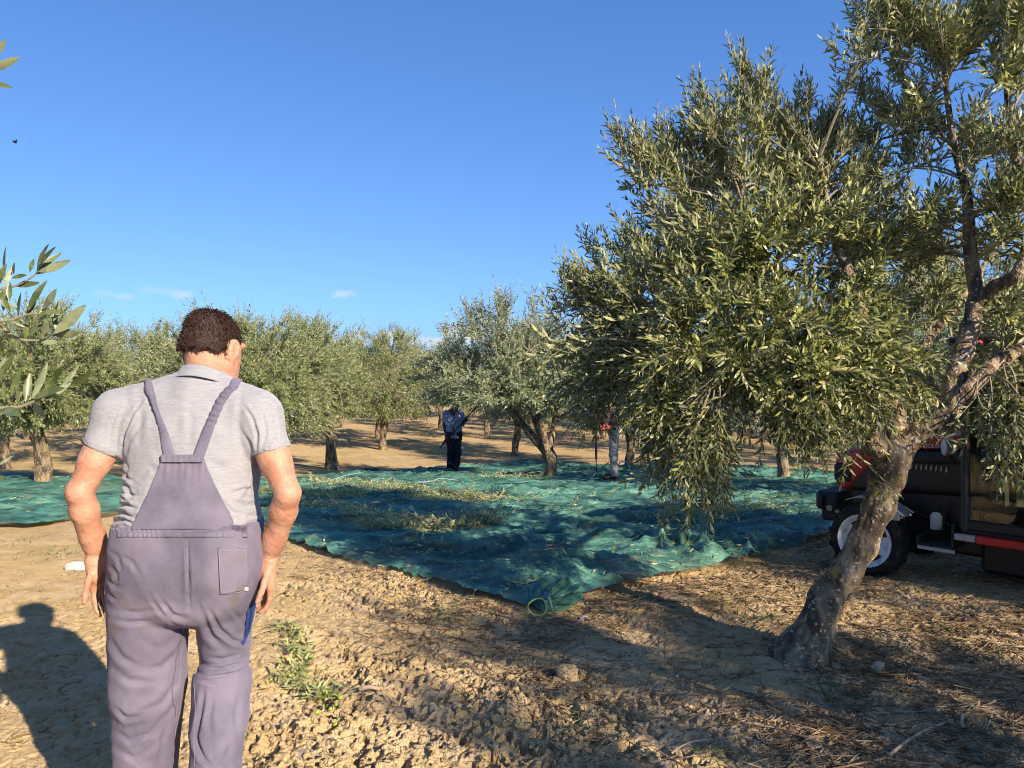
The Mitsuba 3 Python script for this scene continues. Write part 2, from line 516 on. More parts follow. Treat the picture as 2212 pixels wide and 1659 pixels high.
def strips(P, R, sides=3):
    """Many thin tubes at once: P (n, m, 3) points, R (n, m) radii."""
    n, m, _ = P.shape
    t = unit(np.gradient(P, axis=1))
    a = unit(np.cross(t, np.where(np.abs(t[..., 2:]) < .9, [0, 0, 1.0], [1.0, 0, 0]))); b = np.cross(t, a)
    ang = np.arange(sides) * 2 * np.pi / sides
    V = P[:, :, None] + R[:, :, None, None] * (np.cos(ang)[:, None] * a[:, :, None] + np.sin(ang)[:, None] * b[:, :, None])
    i, j = np.meshgrid(np.arange(m - 1), np.arange(sides), indexing='ij')
    p, q = (i * sides + j).ravel(), (i * sides + (j + 1) % sides).ravel()
    f = np.vstack([np.stack([p, q, q + sides], 1), np.stack([p, q + sides, p + sides], 1)])
    return V.reshape(-1, 3), (f[None] + (np.arange(n) * m * sides)[:, None, None]).reshape(-1, 3)


def shoots(B, D, L, bend, rs, leaf=.058, gap=.026, detail=2, stem=.0022, width=.2, open_=1.0):
    """Leafy shoots. Returns the stems and the leaves' arguments."""
    n = len(B); D = unit(D); L = np.asarray(L)
    K = int(np.ceil(L.max() / gap))
    k = np.arange(K)[None]
    s = (k + .8) * gap + rs.uniform(-.3, .3, (n, K)) * gap
    ok = s < L[:, None]
    u = s / L[:, None]
    def pos(s): return B[:, None] + D[:, None] * s[..., None] + bend[:, None] * (s ** 2)[..., None]
    P = pos(s); Tn = unit(D[:, None] + 2 * bend[:, None] * s[..., None])
    a = unit(np.cross(Tn, [0.31, .2, .93])); b = np.cross(Tn, a)
    ph = rs.uniform(0, 6.28, (n, 1)) + k * np.pi / 2 + rs.normal(0, .35, (n, K))
    O, DD, NN, LL = [], [], [], []
    for sg in (0, np.pi):
        f = ph + sg
        side = np.cos(f)[..., None] * a + np.sin(f)[..., None] * b
        an = (np.radians(58) - np.radians(30) * u + rs.normal(0, .2, (n, K))) * open_
        d = np.cos(an)[..., None] * Tn + np.sin(an)[..., None] * side
        nn = np.sin(an)[..., None] * Tn - np.cos(an)[..., None] * side + rs.normal(0, .35, (n, K, 3)) + np.array([0, 0, .25])
        l = leaf * (.62 + .5 * np.sin(np.pi * np.clip(u, 0, 1) ** .8)) * rs.uniform(.75, 1.2, (n, K))
        keep = ok & (rs.rand(n, K) < .93)
        O.append(P[keep]); DD.append(d[keep]); NN.append(nn[keep]); LL.append(l[keep])
    tip = pos(L[:, None])[:, 0]; tt = unit(D + 2 * bend * L[:, None])
    O.append(tip); DD.append(tt + rs.normal(0, .1, (n, 3))); NN.append(np.cross(tt, rs.normal(0, 1, (n, 3)))); LL.append(leaf * rs.uniform(.5, .8, n))
    O, DD, NN, LL = map(np.concatenate, (O, DD, NN, LL))
    ss = np.linspace(0, 1, 4)[None] * L[:, None]
    st = strips(pos(ss), np.broadcast_to(stem * np.array([1.25, 1, .8, .45]), (n, 4)).copy())
    return st, (O, DD, NN, LL, LL * width * rs.uniform(.85, 1.15, len(LL)))


def branches(limbs, targets, rs, sag=.12, r0=.011, bias=.35):
    """A curved branch from the nearest fitting limb point to each target."""
    LP = np.vstack([p for p, r in limbs]); LR = np.concatenate([r for p, r in limbs])
    out = []
    for t in targets:
        d = np.linalg.norm(LP - t, axis=1) + bias * np.maximum(0, LP[:, 2] - t[2] + .1) + 3 * np.maximum(0, .5 - LP[:, 2] + LP[:, 2].min()) 
        k = np.argsort(d)[rs.randint(0, min(4, len(d)))]
        s = LP[k]; v = t - s; n = np.linalg.norm(v)
        mid = s + v * .5 + np.array([0, 0, sag * n]) + rs.normal(0, .09, 3) * n
        u = np.linspace(0, 1, 9)[:, None]
        out.append((1 - u) ** 2 * s + 2 * u * (1 - u) * mid + u ** 2 * t)
    return np.array(out)


def crown(limbs, targets, rs, per=12, leaf=.058, gap=.026, detail=2, slen=(.18, .38), up=.35, centre=None, droop=None, width=.2, r0=.011, out=.5, ubase=.3, up_fn=None, rand=.55, zmin=None):
    BR = branches(limbs, targets, rs)
    n = len(BR)
    u = ubase + (1 - ubase) * (1 - rs.rand(n, per) ** 1.6)
    u[:, 0] = 1.0
    x = u * 8; i = np.clip(x.astype(int), 0, 7); w = (x - i)[..., None]
    ar = np.arange(n)[:, None]
    B = BR[ar, i] * (1 - w) + BR[ar, i + 1] * w
    tan = unit(BR[ar, i + 1] - BR[ar, i])
    c = targets.mean(0) if centre is None else centre
    ow = unit(B - c)
    D = tan * .55 + ow * out + rs.normal(0, rand, B.shape)
    U = np.full(B.shape[:2], up) if up_fn is None else up_fn(B)
    D[..., 2] += U
    D = unit(D).reshape(-1, 3); B = B.reshape(-1, 3); U = U.ravel()
    L = rs.uniform(*slen, len(B))
    bend = rs.normal(0, .35, B.shape); bend[:, 2] += U * 1.2 - .25
    if zmin is not None:
        tip = B + D * L[:, None] + bend * (L ** 2)[:, None]
        k = np.minimum(tip[:, 2], B[:, 2]) > zmin + .35 * (meshkit.noise(B * 1.1, 3) - .45)
        B, D, L, bend = B[k], D[k], L[k], bend[k]
    st, lv = shoots(B, D, L, bend, rs, leaf, gap, detail, width=width)
    br = strips(BR, np.linspace(r0, .0035, 9)[None] * rs.uniform(.7, 1.3, (n, 1)), 5)
    return cat([st, br]), lv


def gen_tree(seed, H=3.6, R=1.8, th=.85, lean=(0, 0), nt=150, per=11, leaf=.08, gap=.034, spikes=8, detail=1, off=(0, 0), squash=1.0, tr=.12, width=.27, skirt=.0, forks=3, zmin=None):
    """A whole olive tree with its foot at the origin: trunk with limbs, and foliage."""
    rs = np.random.RandomState(seed)
    fork = np.array([lean[0], lean[1], th])
    base = np.array([0, 0, -.12])
    tp = spline([base, [lean[0] * .2, lean[1] * .2, th * .35], [lean[0] * .6 + .04, lean[1] * .6, th * .7], fork], 9)
    limbs = [(tp, tr * np.array([1.75, 1.25, 1.05, 1, .96, .95, .95, .97, 1.0]))]
    C = np.array([lean[0] * 1.6 + off[0], lean[1] * 1.6 + off[1], th * .9 + (H - th * .9) * .5])
    hz = (H - th * .9) * .5
    a0 = rs.rand() * 6.28
    for k in range(forks + 1):
        a = a0 + k * 6.28 / (forks + 1) + rs.normal(0, .25)
        e = C + np.array([math.cos(a) * R * .6, math.sin(a) * R * .6 * squash, hz * rs.uniform(.1, .5)])
        m = fork + (e - fork) * .45 + np.array([rs.normal(0, .1), rs.normal(0, .1), .12])
        pts = spline([fork - [0, 0, .06], m, e], 10)
        limbs.append((pts, np.linspace(tr * .62, .018, 10)))
    pts = spline([fork, C + [0, 0, -.2], C + [rs.normal(0, .15), rs.normal(0, .15), hz * .7]], 10)
    limbs.append((pts, np.linspace(tr * .6, .016, 10)))
    trunk = cat([tube(p, r, 9 if k else 12, wobble=.09 if k else .13, seed=seed + k) for k, (p, r) in enumerate(limbs)])
    d = unit(rs.normal(0, 1, (nt, 3)))
    rad = rs.uniform(.35, 1, nt) ** .55
    ph = meshkit.fbm(d * 1.7 + seed, 2, seed % 50)
    rad = rad * (.72 + .56 * ph)
    tg = C + d * rad[:, None] * np.array([R, R * squash, hz])
    low = d[:, 2] < -.35
    tg[low, 2] -= skirt * rs.rand(low.sum())
    tg[:, 2] = np.maximum(tg[:, 2], (th * .8 + .15 * rs.rand(nt) - skirt) if zmin is None else zmin + .12 + .2 * rs.rand(nt))
    sp = []
    for k in range(spikes):
        a, r = rs.rand() * 6.28, R * .75 * rs.rand() ** .6
        z = C[2] + hz * math.sqrt(max(0, 1 - (r / R) ** 2)) + rs.uniform(.0, .28)
        sp.append(C * [1, 1, 0] + [math.cos(a) * r, math.sin(a) * r * squash, z])
    tg = np.vstack([tg, sp]) if spikes else tg
    zt = C[2]
    st, lv = crown([(p, r) for p, r in limbs[1:]], tg, rs, per, leaf, gap, detail, (.22, .46), width=width, centre=C, zmin=zmin,
                   up_fn=lambda B: np.clip((B[..., 2] - zt) / hz, -1, 1) * .55 + .12)
    return trunk, st, leaf_mesh(*lv, detail=detail)


def grow(key, base, mat, **k):
    k['nt'] = int(k['nt'] * (1.25 if k['nt'] > 110 else 1)); k.setdefault('per', 13)
    trunk, st, lf = gen_tree(**k)
    b = np.asarray(base, float)
    put(key, 'trunk', (trunk[0] + b, trunk[1]), 'bark', True)
    put(key, 'branches', (st[0] + b, st[1]), 'twig_bark', False)
    put(key, 'foliage', (lf[0] + b, lf[1]), mat, False, kind='stuff')


# --- the near tree, leaning right, in front of the tractor
near = thing('olive_tree', 'large leaning olive tree with lichen spotted trunk standing in front of the red tractor', 'olive tree')
rs = np.random.RandomState(7)
A = lambda px, py, d: at(px, py, d)
trunk_pts = [A(1722, 1432, 4.22), A(1745, 1390, 4.22), A(1787, 1292, 4.22), A(1826, 1240, 4.22), A(1861, 1180, 4.22), A(1900, 1090, 4.24), A(1915, 1030, 4.26), A(1930, 990, 4.28), A(1943, 965, 4.3)]
trunk_r = [.135, .108, .084, .078, .075, .075, .084, .084, .07]
limb_defs = [
    ([A(1938, 975, 4.29), A(1985, 937, 4.28), A(2028, 912, 4.28), A(2062, 889, 4.28), A(2087, 851, 4.3), A(2117, 811, 4.34), A(2170, 775, 4.42), A(2215, 745, 4.5), A(2290, 690, 4.6), A(2380, 560, 4.7)], [.064, .058, .054, .050, .042, .044, .036, .033, .03, .015]),
    ([A(2040, 915, 4.29), A(2052, 870, 4.36), A(2060, 825, 4.45), A(2080, 760, 4.52), A(2096, 707, 4.58), A(2112, 640, 4.62), A(2098, 560, 4.66), A(2090, 430, 4.7), A(2062, 320, 4.72), A(2045, 200, 4.75), A(2030, 60, 4.8)], [.052, .05, .05, .052, .052, .046, .036, .026, .02, .016, .009]),
    ([A(2104, 660, 4.6), A(2150, 620, 4.5), A(2200, 590, 4.4), A(2230, 480, 4.4), A(2190, 330, 4.5), A(2170, 150, 4.6)], [.04, .036, .032, .026, .02, .01]),
    ([A(1940, 970, 4.3), A(1932, 900, 4.36), A(1918, 850, 4.44), A(1880, 760, 4.55), A(1850, 640, 4.7), A(1800, 500, 4.85), A(1770, 340, 4.95)], [.058, .05, .046, .04, .034, .026, .012]),
    ([A(1925, 985, 4.28), A(1895, 960, 4.22), A(1885, 925, 4.18), A(1850, 860, 4.2), A(1780, 790, 4.3), A(1690, 700, 4.5), A(1620, 560, 4.65), A(1600, 380, 4.8)], [.05, .05, .046, .036, .032, .028, .022, .012]),
    ([A(1850, 860, 4.2), A(1740, 830, 4.1), A(1600, 800, 4.15), A(1480, 770, 4.4), A(1360, 740, 4.7)], [.032, .028, .024, .018, .01]),
    ([A(1860, 700, 4.62), A(1760, 620, 5.2), A(1640, 560, 5.6), A(1540, 480, 5.8)], [.03, .025, .02, .01]),
    ([A(1930, 900, 4.36), A(1990, 760, 5.1), A(2080, 640, 5.7), A(2160, 520, 6.0)], [.04, .035, .028, .012]),
]
fld = Field([1.0, 3.8, -.15], [3.3, 5.2, 2.4], .0095)
for a, b, r0, r1 in zip(trunk_pts[:-1], trunk_pts[1:], trunk_r[:-1], trunk_r[1:]):
    fld.cap(a, b, r0, r1, .05)
for an in range(7):                                             # root flare
    t = an * .9 + .3
    p = trunk_pts[0]
    fld.cap(p + [0.02, 0, .10], p + [math.cos(t) * .21, math.sin(t) * .21, -.05], .075, .03, .05)
fld.cap(trunk_pts[1], trunk_pts[1] + [-.10, -.05, -.06], .085, .05, .06)
for pts, rr in limb_defs:
    for a, b, r0, r1 in zip(pts[:-1], pts[1:], rr[:-1], rr[1:]):
        if max(a[0], b[0]) < 3.25 and max(a[2], b[2]) < 2.35:
            fld.cap(a, b, r0, r1, .035)
st_ = A(1893, 960, 4.2)
fld.cap(A(1918, 975, 4.26), A(1888, 968, 4.14), .05, .052, .03)   # the sawn stub
m = fld.mesh(4)
v = np.array(m.vertices); nrm = np.array(m.vertex_normals)
axis_d = np.array([.35, 0, .94])
q = v @ np.array([[1, 0, -.35], [0, 1, 0], [0, 0, .38]]).T
hgt = np.clip((v[:, 2] + .1) / 1.0, 0, 1)
disp = (meshkit.fbm(q * 17, 4, 4) - .5) * (.034 - .012 * hgt) + (np.minimum(np.abs(2 * meshkit.noise(q * 24, 9) - 1) * 2, 1) - .6) * .010 * (1.35 - hgt)
v = v + nrm * disp[:, None]
rest = [tube(spline(p[max(0, next((i for i, x in enumerate(p) if x[0] > 3.2 or x[2] > 2.3), len(p)) - 2):], 14), np.interp(np.linspace(0, 1, 14), np.linspace(0, 1, len(r[max(0, next((i for i, x in enumerate(p) if x[0] > 3.2 or x[2] > 2.3), len(p)) - 2):])), r[max(0, next((i for i, x in enumerate(p) if x[0] > 3.2 or x[2] > 2.3), len(p)) - 2):]), 10, wobble=.06)
        for p, r in limb_defs if any(x[0] > 3.2 or x[2] > 2.3 for x in p)]
put(near, 'trunk', cat([(v, np.array(m.faces))] + rest), 'bark', True, label='mottled grey brown trunk, leaning, with yellow lichen at the fork')

blobs = [(1330, 800, 130, 4.9, .45), (1260, 760, 60, 5.0, .3), (1290, 620, 70, 5.2, .35), (1420, 650, 150, 5.0, .55), (1470, 480, 125, 5.1, .5), (1400, 380, 65, 5.2, .3), (1600, 330, 130, 5.1, .5), (1680, 540, 170, 4.7, .6),
         (1560, 720, 160, 4.35, .5), (1720, 740, 150, 4.2, .45), (1800, 420, 140, 5.2, .5), (1850, 600, 150, 5.0, .5), (1900, 760, 110, 4.5, .45), (1460, 880, 80, 4.4, .35),
         (1640, 830, 70, 4.2, .35), (1790, 835, 60, 4.15, .25), (2080, 310, 55, 4.75, .4), (2150, 430, 60, 4.7, .4), (1945, 520, 65, 4.8, .4), (2190, 40, 80, 4.7, .4), (1930, 60, 70, 4.9, .3), (1950, 300, 80, 5.0, .4), (1900, 130, 80, 4.8, .35), (2040, 110, 90, 4.8, .45), (2170, 120, 95, 4.7, .45), (2190, 330, 70, 4.6, .4),
         (2180, 500, 70, 4.6, .35), (2180, 680, 60, 4.7, .35), (1990, 640, 70, 5.5, .4), (2150, 800, 60, 5.2, .3), (1500, 600, 150, 5.6, .5), (1700, 380, 140, 5.7, .5), (1880, 480, 120, 5.7, .5)]
tg = []
for px, py, rp, d, dd in blobs:
    n = int(3 + (rp / 26.0) ** 2 * .62)
    w = unit(rs.normal(0, 1, (n, 3))) * (rs.uniform(.15, 1, n) ** .5)[:, None]
    for k in range(n):
        tg.append(A(px + w[k, 0] * rp, py + w[k, 1] * rp, d + w[k, 2] * dd))
tg = np.array(tg)
C0 = A(1700, 690, 4.9)
st1, lv1 = crown(limb_defs_ := [(np.array(spline(p, 3 * len(p))), np.interp(np.linspace(0, 1, 3 * len(p)), np.linspace(0, 1, len(p)), r)) for p, r in limb_defs], tg, rs, per=9, leaf=.074, gap=.028,
                 slen=(.16, .34), centre=C0, r0=.009, width=.225,
                 up_fn=lambda B: np.clip((B[..., 2] - 1.75) / 1.0, -.32, 1) * .65, rand=.5)
# upright leaders that make the pointed tops
SP = [(1340, 262, 5.2), (1352, 300, 5.1), (1505, 175, 5.1), (1590, 92, 5.1), (1612, 130, 5.1), (1645, 170, 5.1), (1745, 185, 5.2), (1690, 250, 5.1), (1860, 165, 5.1), (1800, 235, 5.2), (1430, 260, 5.2), (1560, 230, 5.1), (1900, 200, 5.0), (1470, 270, 5.2),
      (1395, 300, 5.2), (1225, 560, 5.1), (1285, 500, 5.2), (1640, 240, 5.4), (1725, 270, 5.0), (1780, 240, 5.4), (1840, 260, 5.0), (1590, 160, 5.05), (1505, 215, 5.05), (1205, 640, 5.0), (1240, 600, 5.0)]
tgs = np.array([A(px, py + 55, d) for px, py, d in SP])
st2, lv2 = crown(limb_defs_, tgs, rs, per=13, leaf=.064, gap=.024, slen=(.13, .24), up=1.1, centre=C0, r0=.006, out=.1, ubase=.55, rand=.26, width=.21)
# sprays that hang from the low boughs
HG = [(1500, 1090, 4.15), (1540, 1110, 4.1), (1470, 1060, 4.2), (1560, 1060, 4.05), (1520, 1020, 4.05), (1450, 990, 4.25), (1490, 960, 4.1), (1550, 960, 4.0), (1430, 1040, 4.2), (1580, 1000, 4.1), (1510, 1060, 4.0), (1530, 990, 4.15), (1480, 1010, 4.0),
      (1300, 900, 4.8), (1250, 850, 4.9), (1340, 860, 4.7), (1700, 860, 4.05), (1760, 930, 4.0), (1775, 930, 4.0), (1830, 885, 4.05), (1870, 870, 4.05), (1930, 870, 4.1), (1980, 860, 4.1),
      (2140, 960, 4.0), (2190, 940, 3.9), (2180, 1000, 3.95), (2120, 900, 4.1), (2200, 880, 4.0)]
tgh = np.array([A(px, py - 25, d) for px, py, d in HG])
st3, lv3 = crown(limb_defs_, tgh, rs, per=10, leaf=.060, gap=.026, slen=(.14, .28), up=-.55, centre=C0, r0=.006, out=.25, ubase=.45, rand=.45, width=.225)
st4, lv4 = shoots(np.array([A(1905, 1050, 4.13), A(1898, 1040, 4.12), A(1912, 1045, 4.12), A(1860, 1010, 4.1), A(1830, 985, 4.08), A(1990, 925, 4.15), A(2010, 935, 4.15), A(2055, 915, 4.15)]),
                  np.array([[-.1, -.4, -1], [.5, -.4, -.4], [.2, -.6, -.8], [-.8, -.2, .6], [-.3, -.3, -.8], [-.3, -.5, .5], [.5, -.5, -.2], [.9, -.3, -.1]]), np.array([.10, .12, .09, .26, .16, .14, .16, .2]), np.zeros((8, 3)), rs, .06, .024)
st5, lv5 = shoots(np.array([A(1750, 880, 3.98)]), np.array([[.55, .05, -.55]]), np.array([.60]), np.array([[.02, .0, .05]]), rs, .055, .05)
lv = [np.concatenate(x) for x in zip(lv1, lv2, lv3, lv4, lv5)]
put(near, 'branches', cat([st1, st2, st3, st4, st5]), 'twig_bark', False)
# the 300 leaves that show largest are parts of their own
P_ = lv[0]; dd_ = (P_ - EYE) @ FWD
size = lv[3] / dd_
vis = np.argsort(-size)[:300]
rest_ = np.setdiff1d(np.arange(len(P_)), vis)
put(near, 'foliage', leaf_mesh(*[x[rest_] for x in lv], detail=2), 'leaf_near', False, kind='stuff')
for k in vis:
    put(near, 'leaf', leaf_mesh(*[x[k:k + 1] for x in lv], detail=3), 'leaf_near', True)

# --- the trees that can be told apart
k = thing('olive_tree', 'olive tree on the green net at the left edge of the photo', 'olive tree')
b = gp(95, 1052); grow(k, [b[0], b[1], b[2]], 'leaf_far', seed=11, H=3.0, R=1.85, th=.95, zmin=.92, lean=(-.12, 0), nt=190, spikes=14, tr=.13, skirt=.0)
k = thing('olive_tree', 'broad olive tree right behind the man in overalls, tips rising above his head', 'olive tree')
b = gp(500, 1050); grow(k, b, 'leaf_far', seed=12, H=3.0, R=2.0, th=.85, zmin=.85, lean=(.1, 0), nt=210, spikes=16, tr=.13, skirt=.25)
k = thing('olive_tree', 'tall two stemmed olive tree rising from the green net', 'olive tree')
b = gp(1190, 1046); grow(k, b, 'leaf_grey', seed=13, H=3.25, R=1.75, th=.6, zmin=1.45, lean=(-.06, 0), off=(-.7, .1), nt=230, spikes=20, tr=.125, forks=3)
k = thing('olive_tree', 'olive tree with forked trunk on bare soil right of the man in overalls', 'olive tree')
b = gp(718, 1015); grow(k, b, 'leaf_far', seed=14, H=3.6, R=1.75, th=1.25, zmin=1.35, lean=(-.15, 0), off=(-.35, 0), nt=190, spikes=14, tr=.135, skirt=.45)
k = thing('olive_tree', 'rounded olive tree with one straight thin trunk left of the standing worker', 'olive tree')
b = gp(826, 972); grow(k, b, 'leaf_far', seed=15, H=3.9, R=2.05, th=1.1, zmin=.98, lean=(.05, 0), off=(.15, 0), nt=190, spikes=12, tr=.12, skirt=.45)
k = thing('olive_tree', 'olive tree beside the tractor cab, behind the large leaning tree', 'olive tree')
b = np.array([5.9, 10.2, 0]); b[2] = ground0(b[0], b[1]); grow(k, b, 'leaf_grey', seed=16, H=3.3, R=1.75, th=.9, zmin=1.0, nt=170, spikes=10, tr=.12)
k = thing('olive_tree', 'olive tree behind the second worker, mostly hidden by the large leaning tree', 'olive tree')
b = np.array([3.0, 19.6, 0]); b[2] = ground0(b[0], b[1]); grow(k, b, 'leaf_grey', seed=18, H=3.8, R=2.0, th=.9, zmin=1.0, nt=190, spikes=14, tr=.12, skirt=.4)
k = thing('olive_tree', 'olive tree with slim trunk on bare soil behind the two stemmed tree', 'olive tree')
b = gp(1112, 985); grow(k, b, 'leaf_grey', seed=19, H=3.6, R=1.9, th=.95, zmin=.95, lean=(.1, 0), nt=170, spikes=10, tr=.11, skirt=.3)

# --- the rows further off and the neighbours out of view whose shade falls here
NV = 4
for k in range(NV):
    t_, s_, l_ = gen_tree(30 + k, H=3.55 + .15 * k, R=1.85 + .06 * k, th=.9, nt=170, per=11, leaf=.09, gap=.042, spikes=9, tr=.12, skirt=.4, forks=3, zmin=.95 + .08 * k)
    scene[f'olive_group_{k}'] = {'type': 'shapegroup', 'trunk': mikit.ply(t_, 'bark', True), 'foliage': mikit.ply(cat([l_]), 'leaf_far' if k % 2 else 'leaf_grey', False), 'branches': mikit.ply(s_, 'twig_bark', False)}
rs = np.random.RandomState(21)
have = [(-8.8, 14.4), (-5, 14.6), (.76, 15.1), (-4.86, 20.8), (-4.3, 25.5), (5.9, 10.2), (3.0, 19.6), (.2, 24)]


def copy_tree(x, y, label, group=None, s=None):
    k = thing('olive_tree', label, 'olive tree', group)
    s = rs.uniform(.92, 1.1) if s is None else s
    scene[k] = {'type': 'instance', 'group': {'type': 'ref', 'id': f'olive_group_{rs.randint(NV)}'},
                'to_world': T().translate([x, y, float(ground0(x, y)) - .02]).rotate([0, 0, 1], rs.uniform(0, 360)).scale(s)}
    return k


ROWS = {14.9: 'first', 20.4: 'second', 25.6: 'third', 31: 'fourth', 36.6: 'fifth', 42.5: 'sixth'}
for y0, x0 in [(14.9, 5.6), (20.4, 5.2), (25.6, .6), (31, -.8), (36.6, 1.2), (42.5, -.4)]:
    for n in range(-9, 10):
        x, y = x0 + n * 4.75 + rs.normal(0, .25), y0 + rs.normal(0, .25)
        if abs(x) > .69 * y + 1.5 or (y0 < 15 and n < 0) or any((x - a) ** 2 + (y - b) ** 2 < 8.5 for a, b in have):
            continue
        have.append((x, y))
        copy_tree(x, y, f'olive tree on bare soil in the {ROWS[y0]} row of trees beyond the green net', f'olive trees in the {ROWS[y0]} row beyond the net')
S1 = thing('olive_tree', 'olive tree out of view to the right whose shade streaks the straw strewn soil', 'olive tree')
grow(S1, [5.35, -1.35, float(ground0(5.35, -1.35))], 'leaf_far', seed=91, H=3.75, R=1.9, th=.9, zmin=.9, nt=128, per=13, spikes=24, tr=.12, leaf=.085, gap=.04, forks=4)
S2 = copy_tree(7.3, 2.5, 'olive tree out of view to the right whose shade covers the tractor', s=1.08)
for x_, y_ in ((-5.6, -.9), (-7.9, 3.3), (-9.5, -2.5), (.3, -5.3), (-4.6, -5.1)):
    copy_tree(x_, y_, 'olive tree out of view behind the photographer', 'olive trees behind the photographer')
S3 = copy_tree(9.5, -.6, 'olive tree out of view behind the shade tree beside the tractor', s=1.08)
# ------------------------------------------------------------------ the man in overalls


def f_skin(p, n, uv):
    a = fbm(p.x * 18, p.y * 18, p.z * 18, 3)
    fr = smoothstep(.72, .86, noise(p.x * 160, p.y * 160, p.z * 160)) * .32
    col = mix((.45, .22, .14), (.56, .305, .205), smoothstep(.3, .7, a))
    return mix(col, (.33, .14, .08), fr)


def f_skin_h(p, n, uv):
    return .0012 * noise(p.x * 150, p.y * 150, p.z * 150) + .0022 * fbm(p.x * 60, p.y * 60, p.z * 60, 2)


bsdf('skin', {'type': 'bumpmap', 'b': pbr(proc(f_skin), .52, .4), 't': proc(f_skin_h, 1e-3), 'scale': 1.0})


def f_shirt(p, n, uv):
    a = noise(p.x * 60 + 3 * noise(p.z * 60), p.y * 60, p.z * 520)
    b = noise(p.x * 500, p.y * 500, p.z * 500)
    c = noise(p.x * 150, p.y * 150, p.z * 950)
    col = mix((.305, .315, .345), (.37, .38, .415), smoothstep(.25, .75, a * .55 + c * .45))
    return mix(col, (.23, .23, .26), smoothstep(.82, .95, b) * .5)


def f_shirt_h(p, n, uv):
    return .0012 * noise(p.x * 110, p.y * 110, p.z * 420)


bsdf('grey_jersey', {'type': 'bumpmap', 'b': both(pbr(proc(f_shirt), .9, .15, sheen=.3)), 't': proc(f_shirt_h, 8e-4), 'scale': 1.0})


def f_drill(p, n, uv):
    a = fbm(p.x * 9, p.y * 9, p.z * 9, 4)
    b = noise(p.x * 420, p.y * 420, p.z * 420)
    col = mix((.140, .130, .185), (.20, .187, .255), smoothstep(.3, .7, a))
    col = mix(col, (.285, .28, .34), smoothstep(.7, .95, b) * .4)
    # earth rubbed into the seat and the back pocket
    d = smoothstep(.46, .66, fbm(p.x * 16 + 5, p.y * 16, p.z * 13, 3))
    w1 = dr.exp(-(dr.square((p.x + .73) / .085) + dr.square((p.z - .94) / .11)))
    w2 = dr.exp(-(dr.square((p.x + 1.10) / .075) + dr.square((p.z - .93) / .12)))
    return mix(col, (.165, .135, .115), d * dr.clip(w1 + w2, 0, 1) * .9)


def f_drill_h(p, n, uv):
    return .0006 * noise(p.x * 380, p.y * 380, p.z * 380) + .006 * fbm(p.x * 24, p.y * 24, p.z * 15, 3)


bsdf('purple_grey_drill', {'type': 'bumpmap', 'b': both(pbr(proc(f_drill), .88, .2, sheen=.2)), 't': proc(f_drill_h, 1.5e-3), 'scale': 1.0})
bsdf('purple_grey_band', {'type': 'bumpmap', 'b': both(pbr(proc(f_drill), .85, .2, sheen=.2)), 't': proc(f_drill_h, 1.5e-3), 'scale': .5})
bsdf('blue_lining', both(pbr((.045, .075, .24), .85, .2)))
bsdf('pale_thread', both(pbr((.27, .265, .33), .8, .2)))
bsdf('white_tag', both(pbr((.75, .75, .75), .6, .3)))


def f_hair(p, n, uv):
    r = noise(p.x * 160, p.y * 160, p.z * 160)
    return mix((.016, .010, .009), (.065, .038, .030), r)


bsdf('dark_hair', both(pbr(proc(f_hair), .7, .25)))
bsdf('black_leather', pbr((.02, .018, .016), .5, .5))

MX, MY = at(405, 800, 2.25)[0], 2.25                            # where the man stands
MZ = float(at(405, 1900, 2.25)[2])
SC = 1661.0 / 2.25


def M(px, py, y=0.0):
    """A point of the man: image pixel, and depth behind (+) or before (-) his middle plane."""
    return at(px, py, MY + y) - [MX, MY, MZ]


def view_px(v):
    """Where a point of the man falls in the photograph."""
    w = np.asarray(v) + np.array([MX, MY, MZ]) - EYE
    k = F / (w @ FWD)
    return np.stack([CX + w[..., 0] * k, CY - (w @ UP) * k], -1)


def pin(px, py, back, off=0.0):
    """The points of a back (or several) that fall on these pixels."""
    px, py = np.asarray(px, float), np.asarray(py, float)
    y = np.full(px.shape, -.1)
    for _ in range(5):
        r = FWD + np.array([1.0, 0, 0]) * ((px - CX) / F)[..., None] - UP * ((py - CY) / F)[..., None]
        p = EYE + r * ((MY + y) / r[..., 1])[..., None] - [MX, MY, MZ]
        y = np.min([b(p[..., 0].ravel(), p[..., 2].ravel()) for b in back], axis=0).reshape(px.shape)
    return p


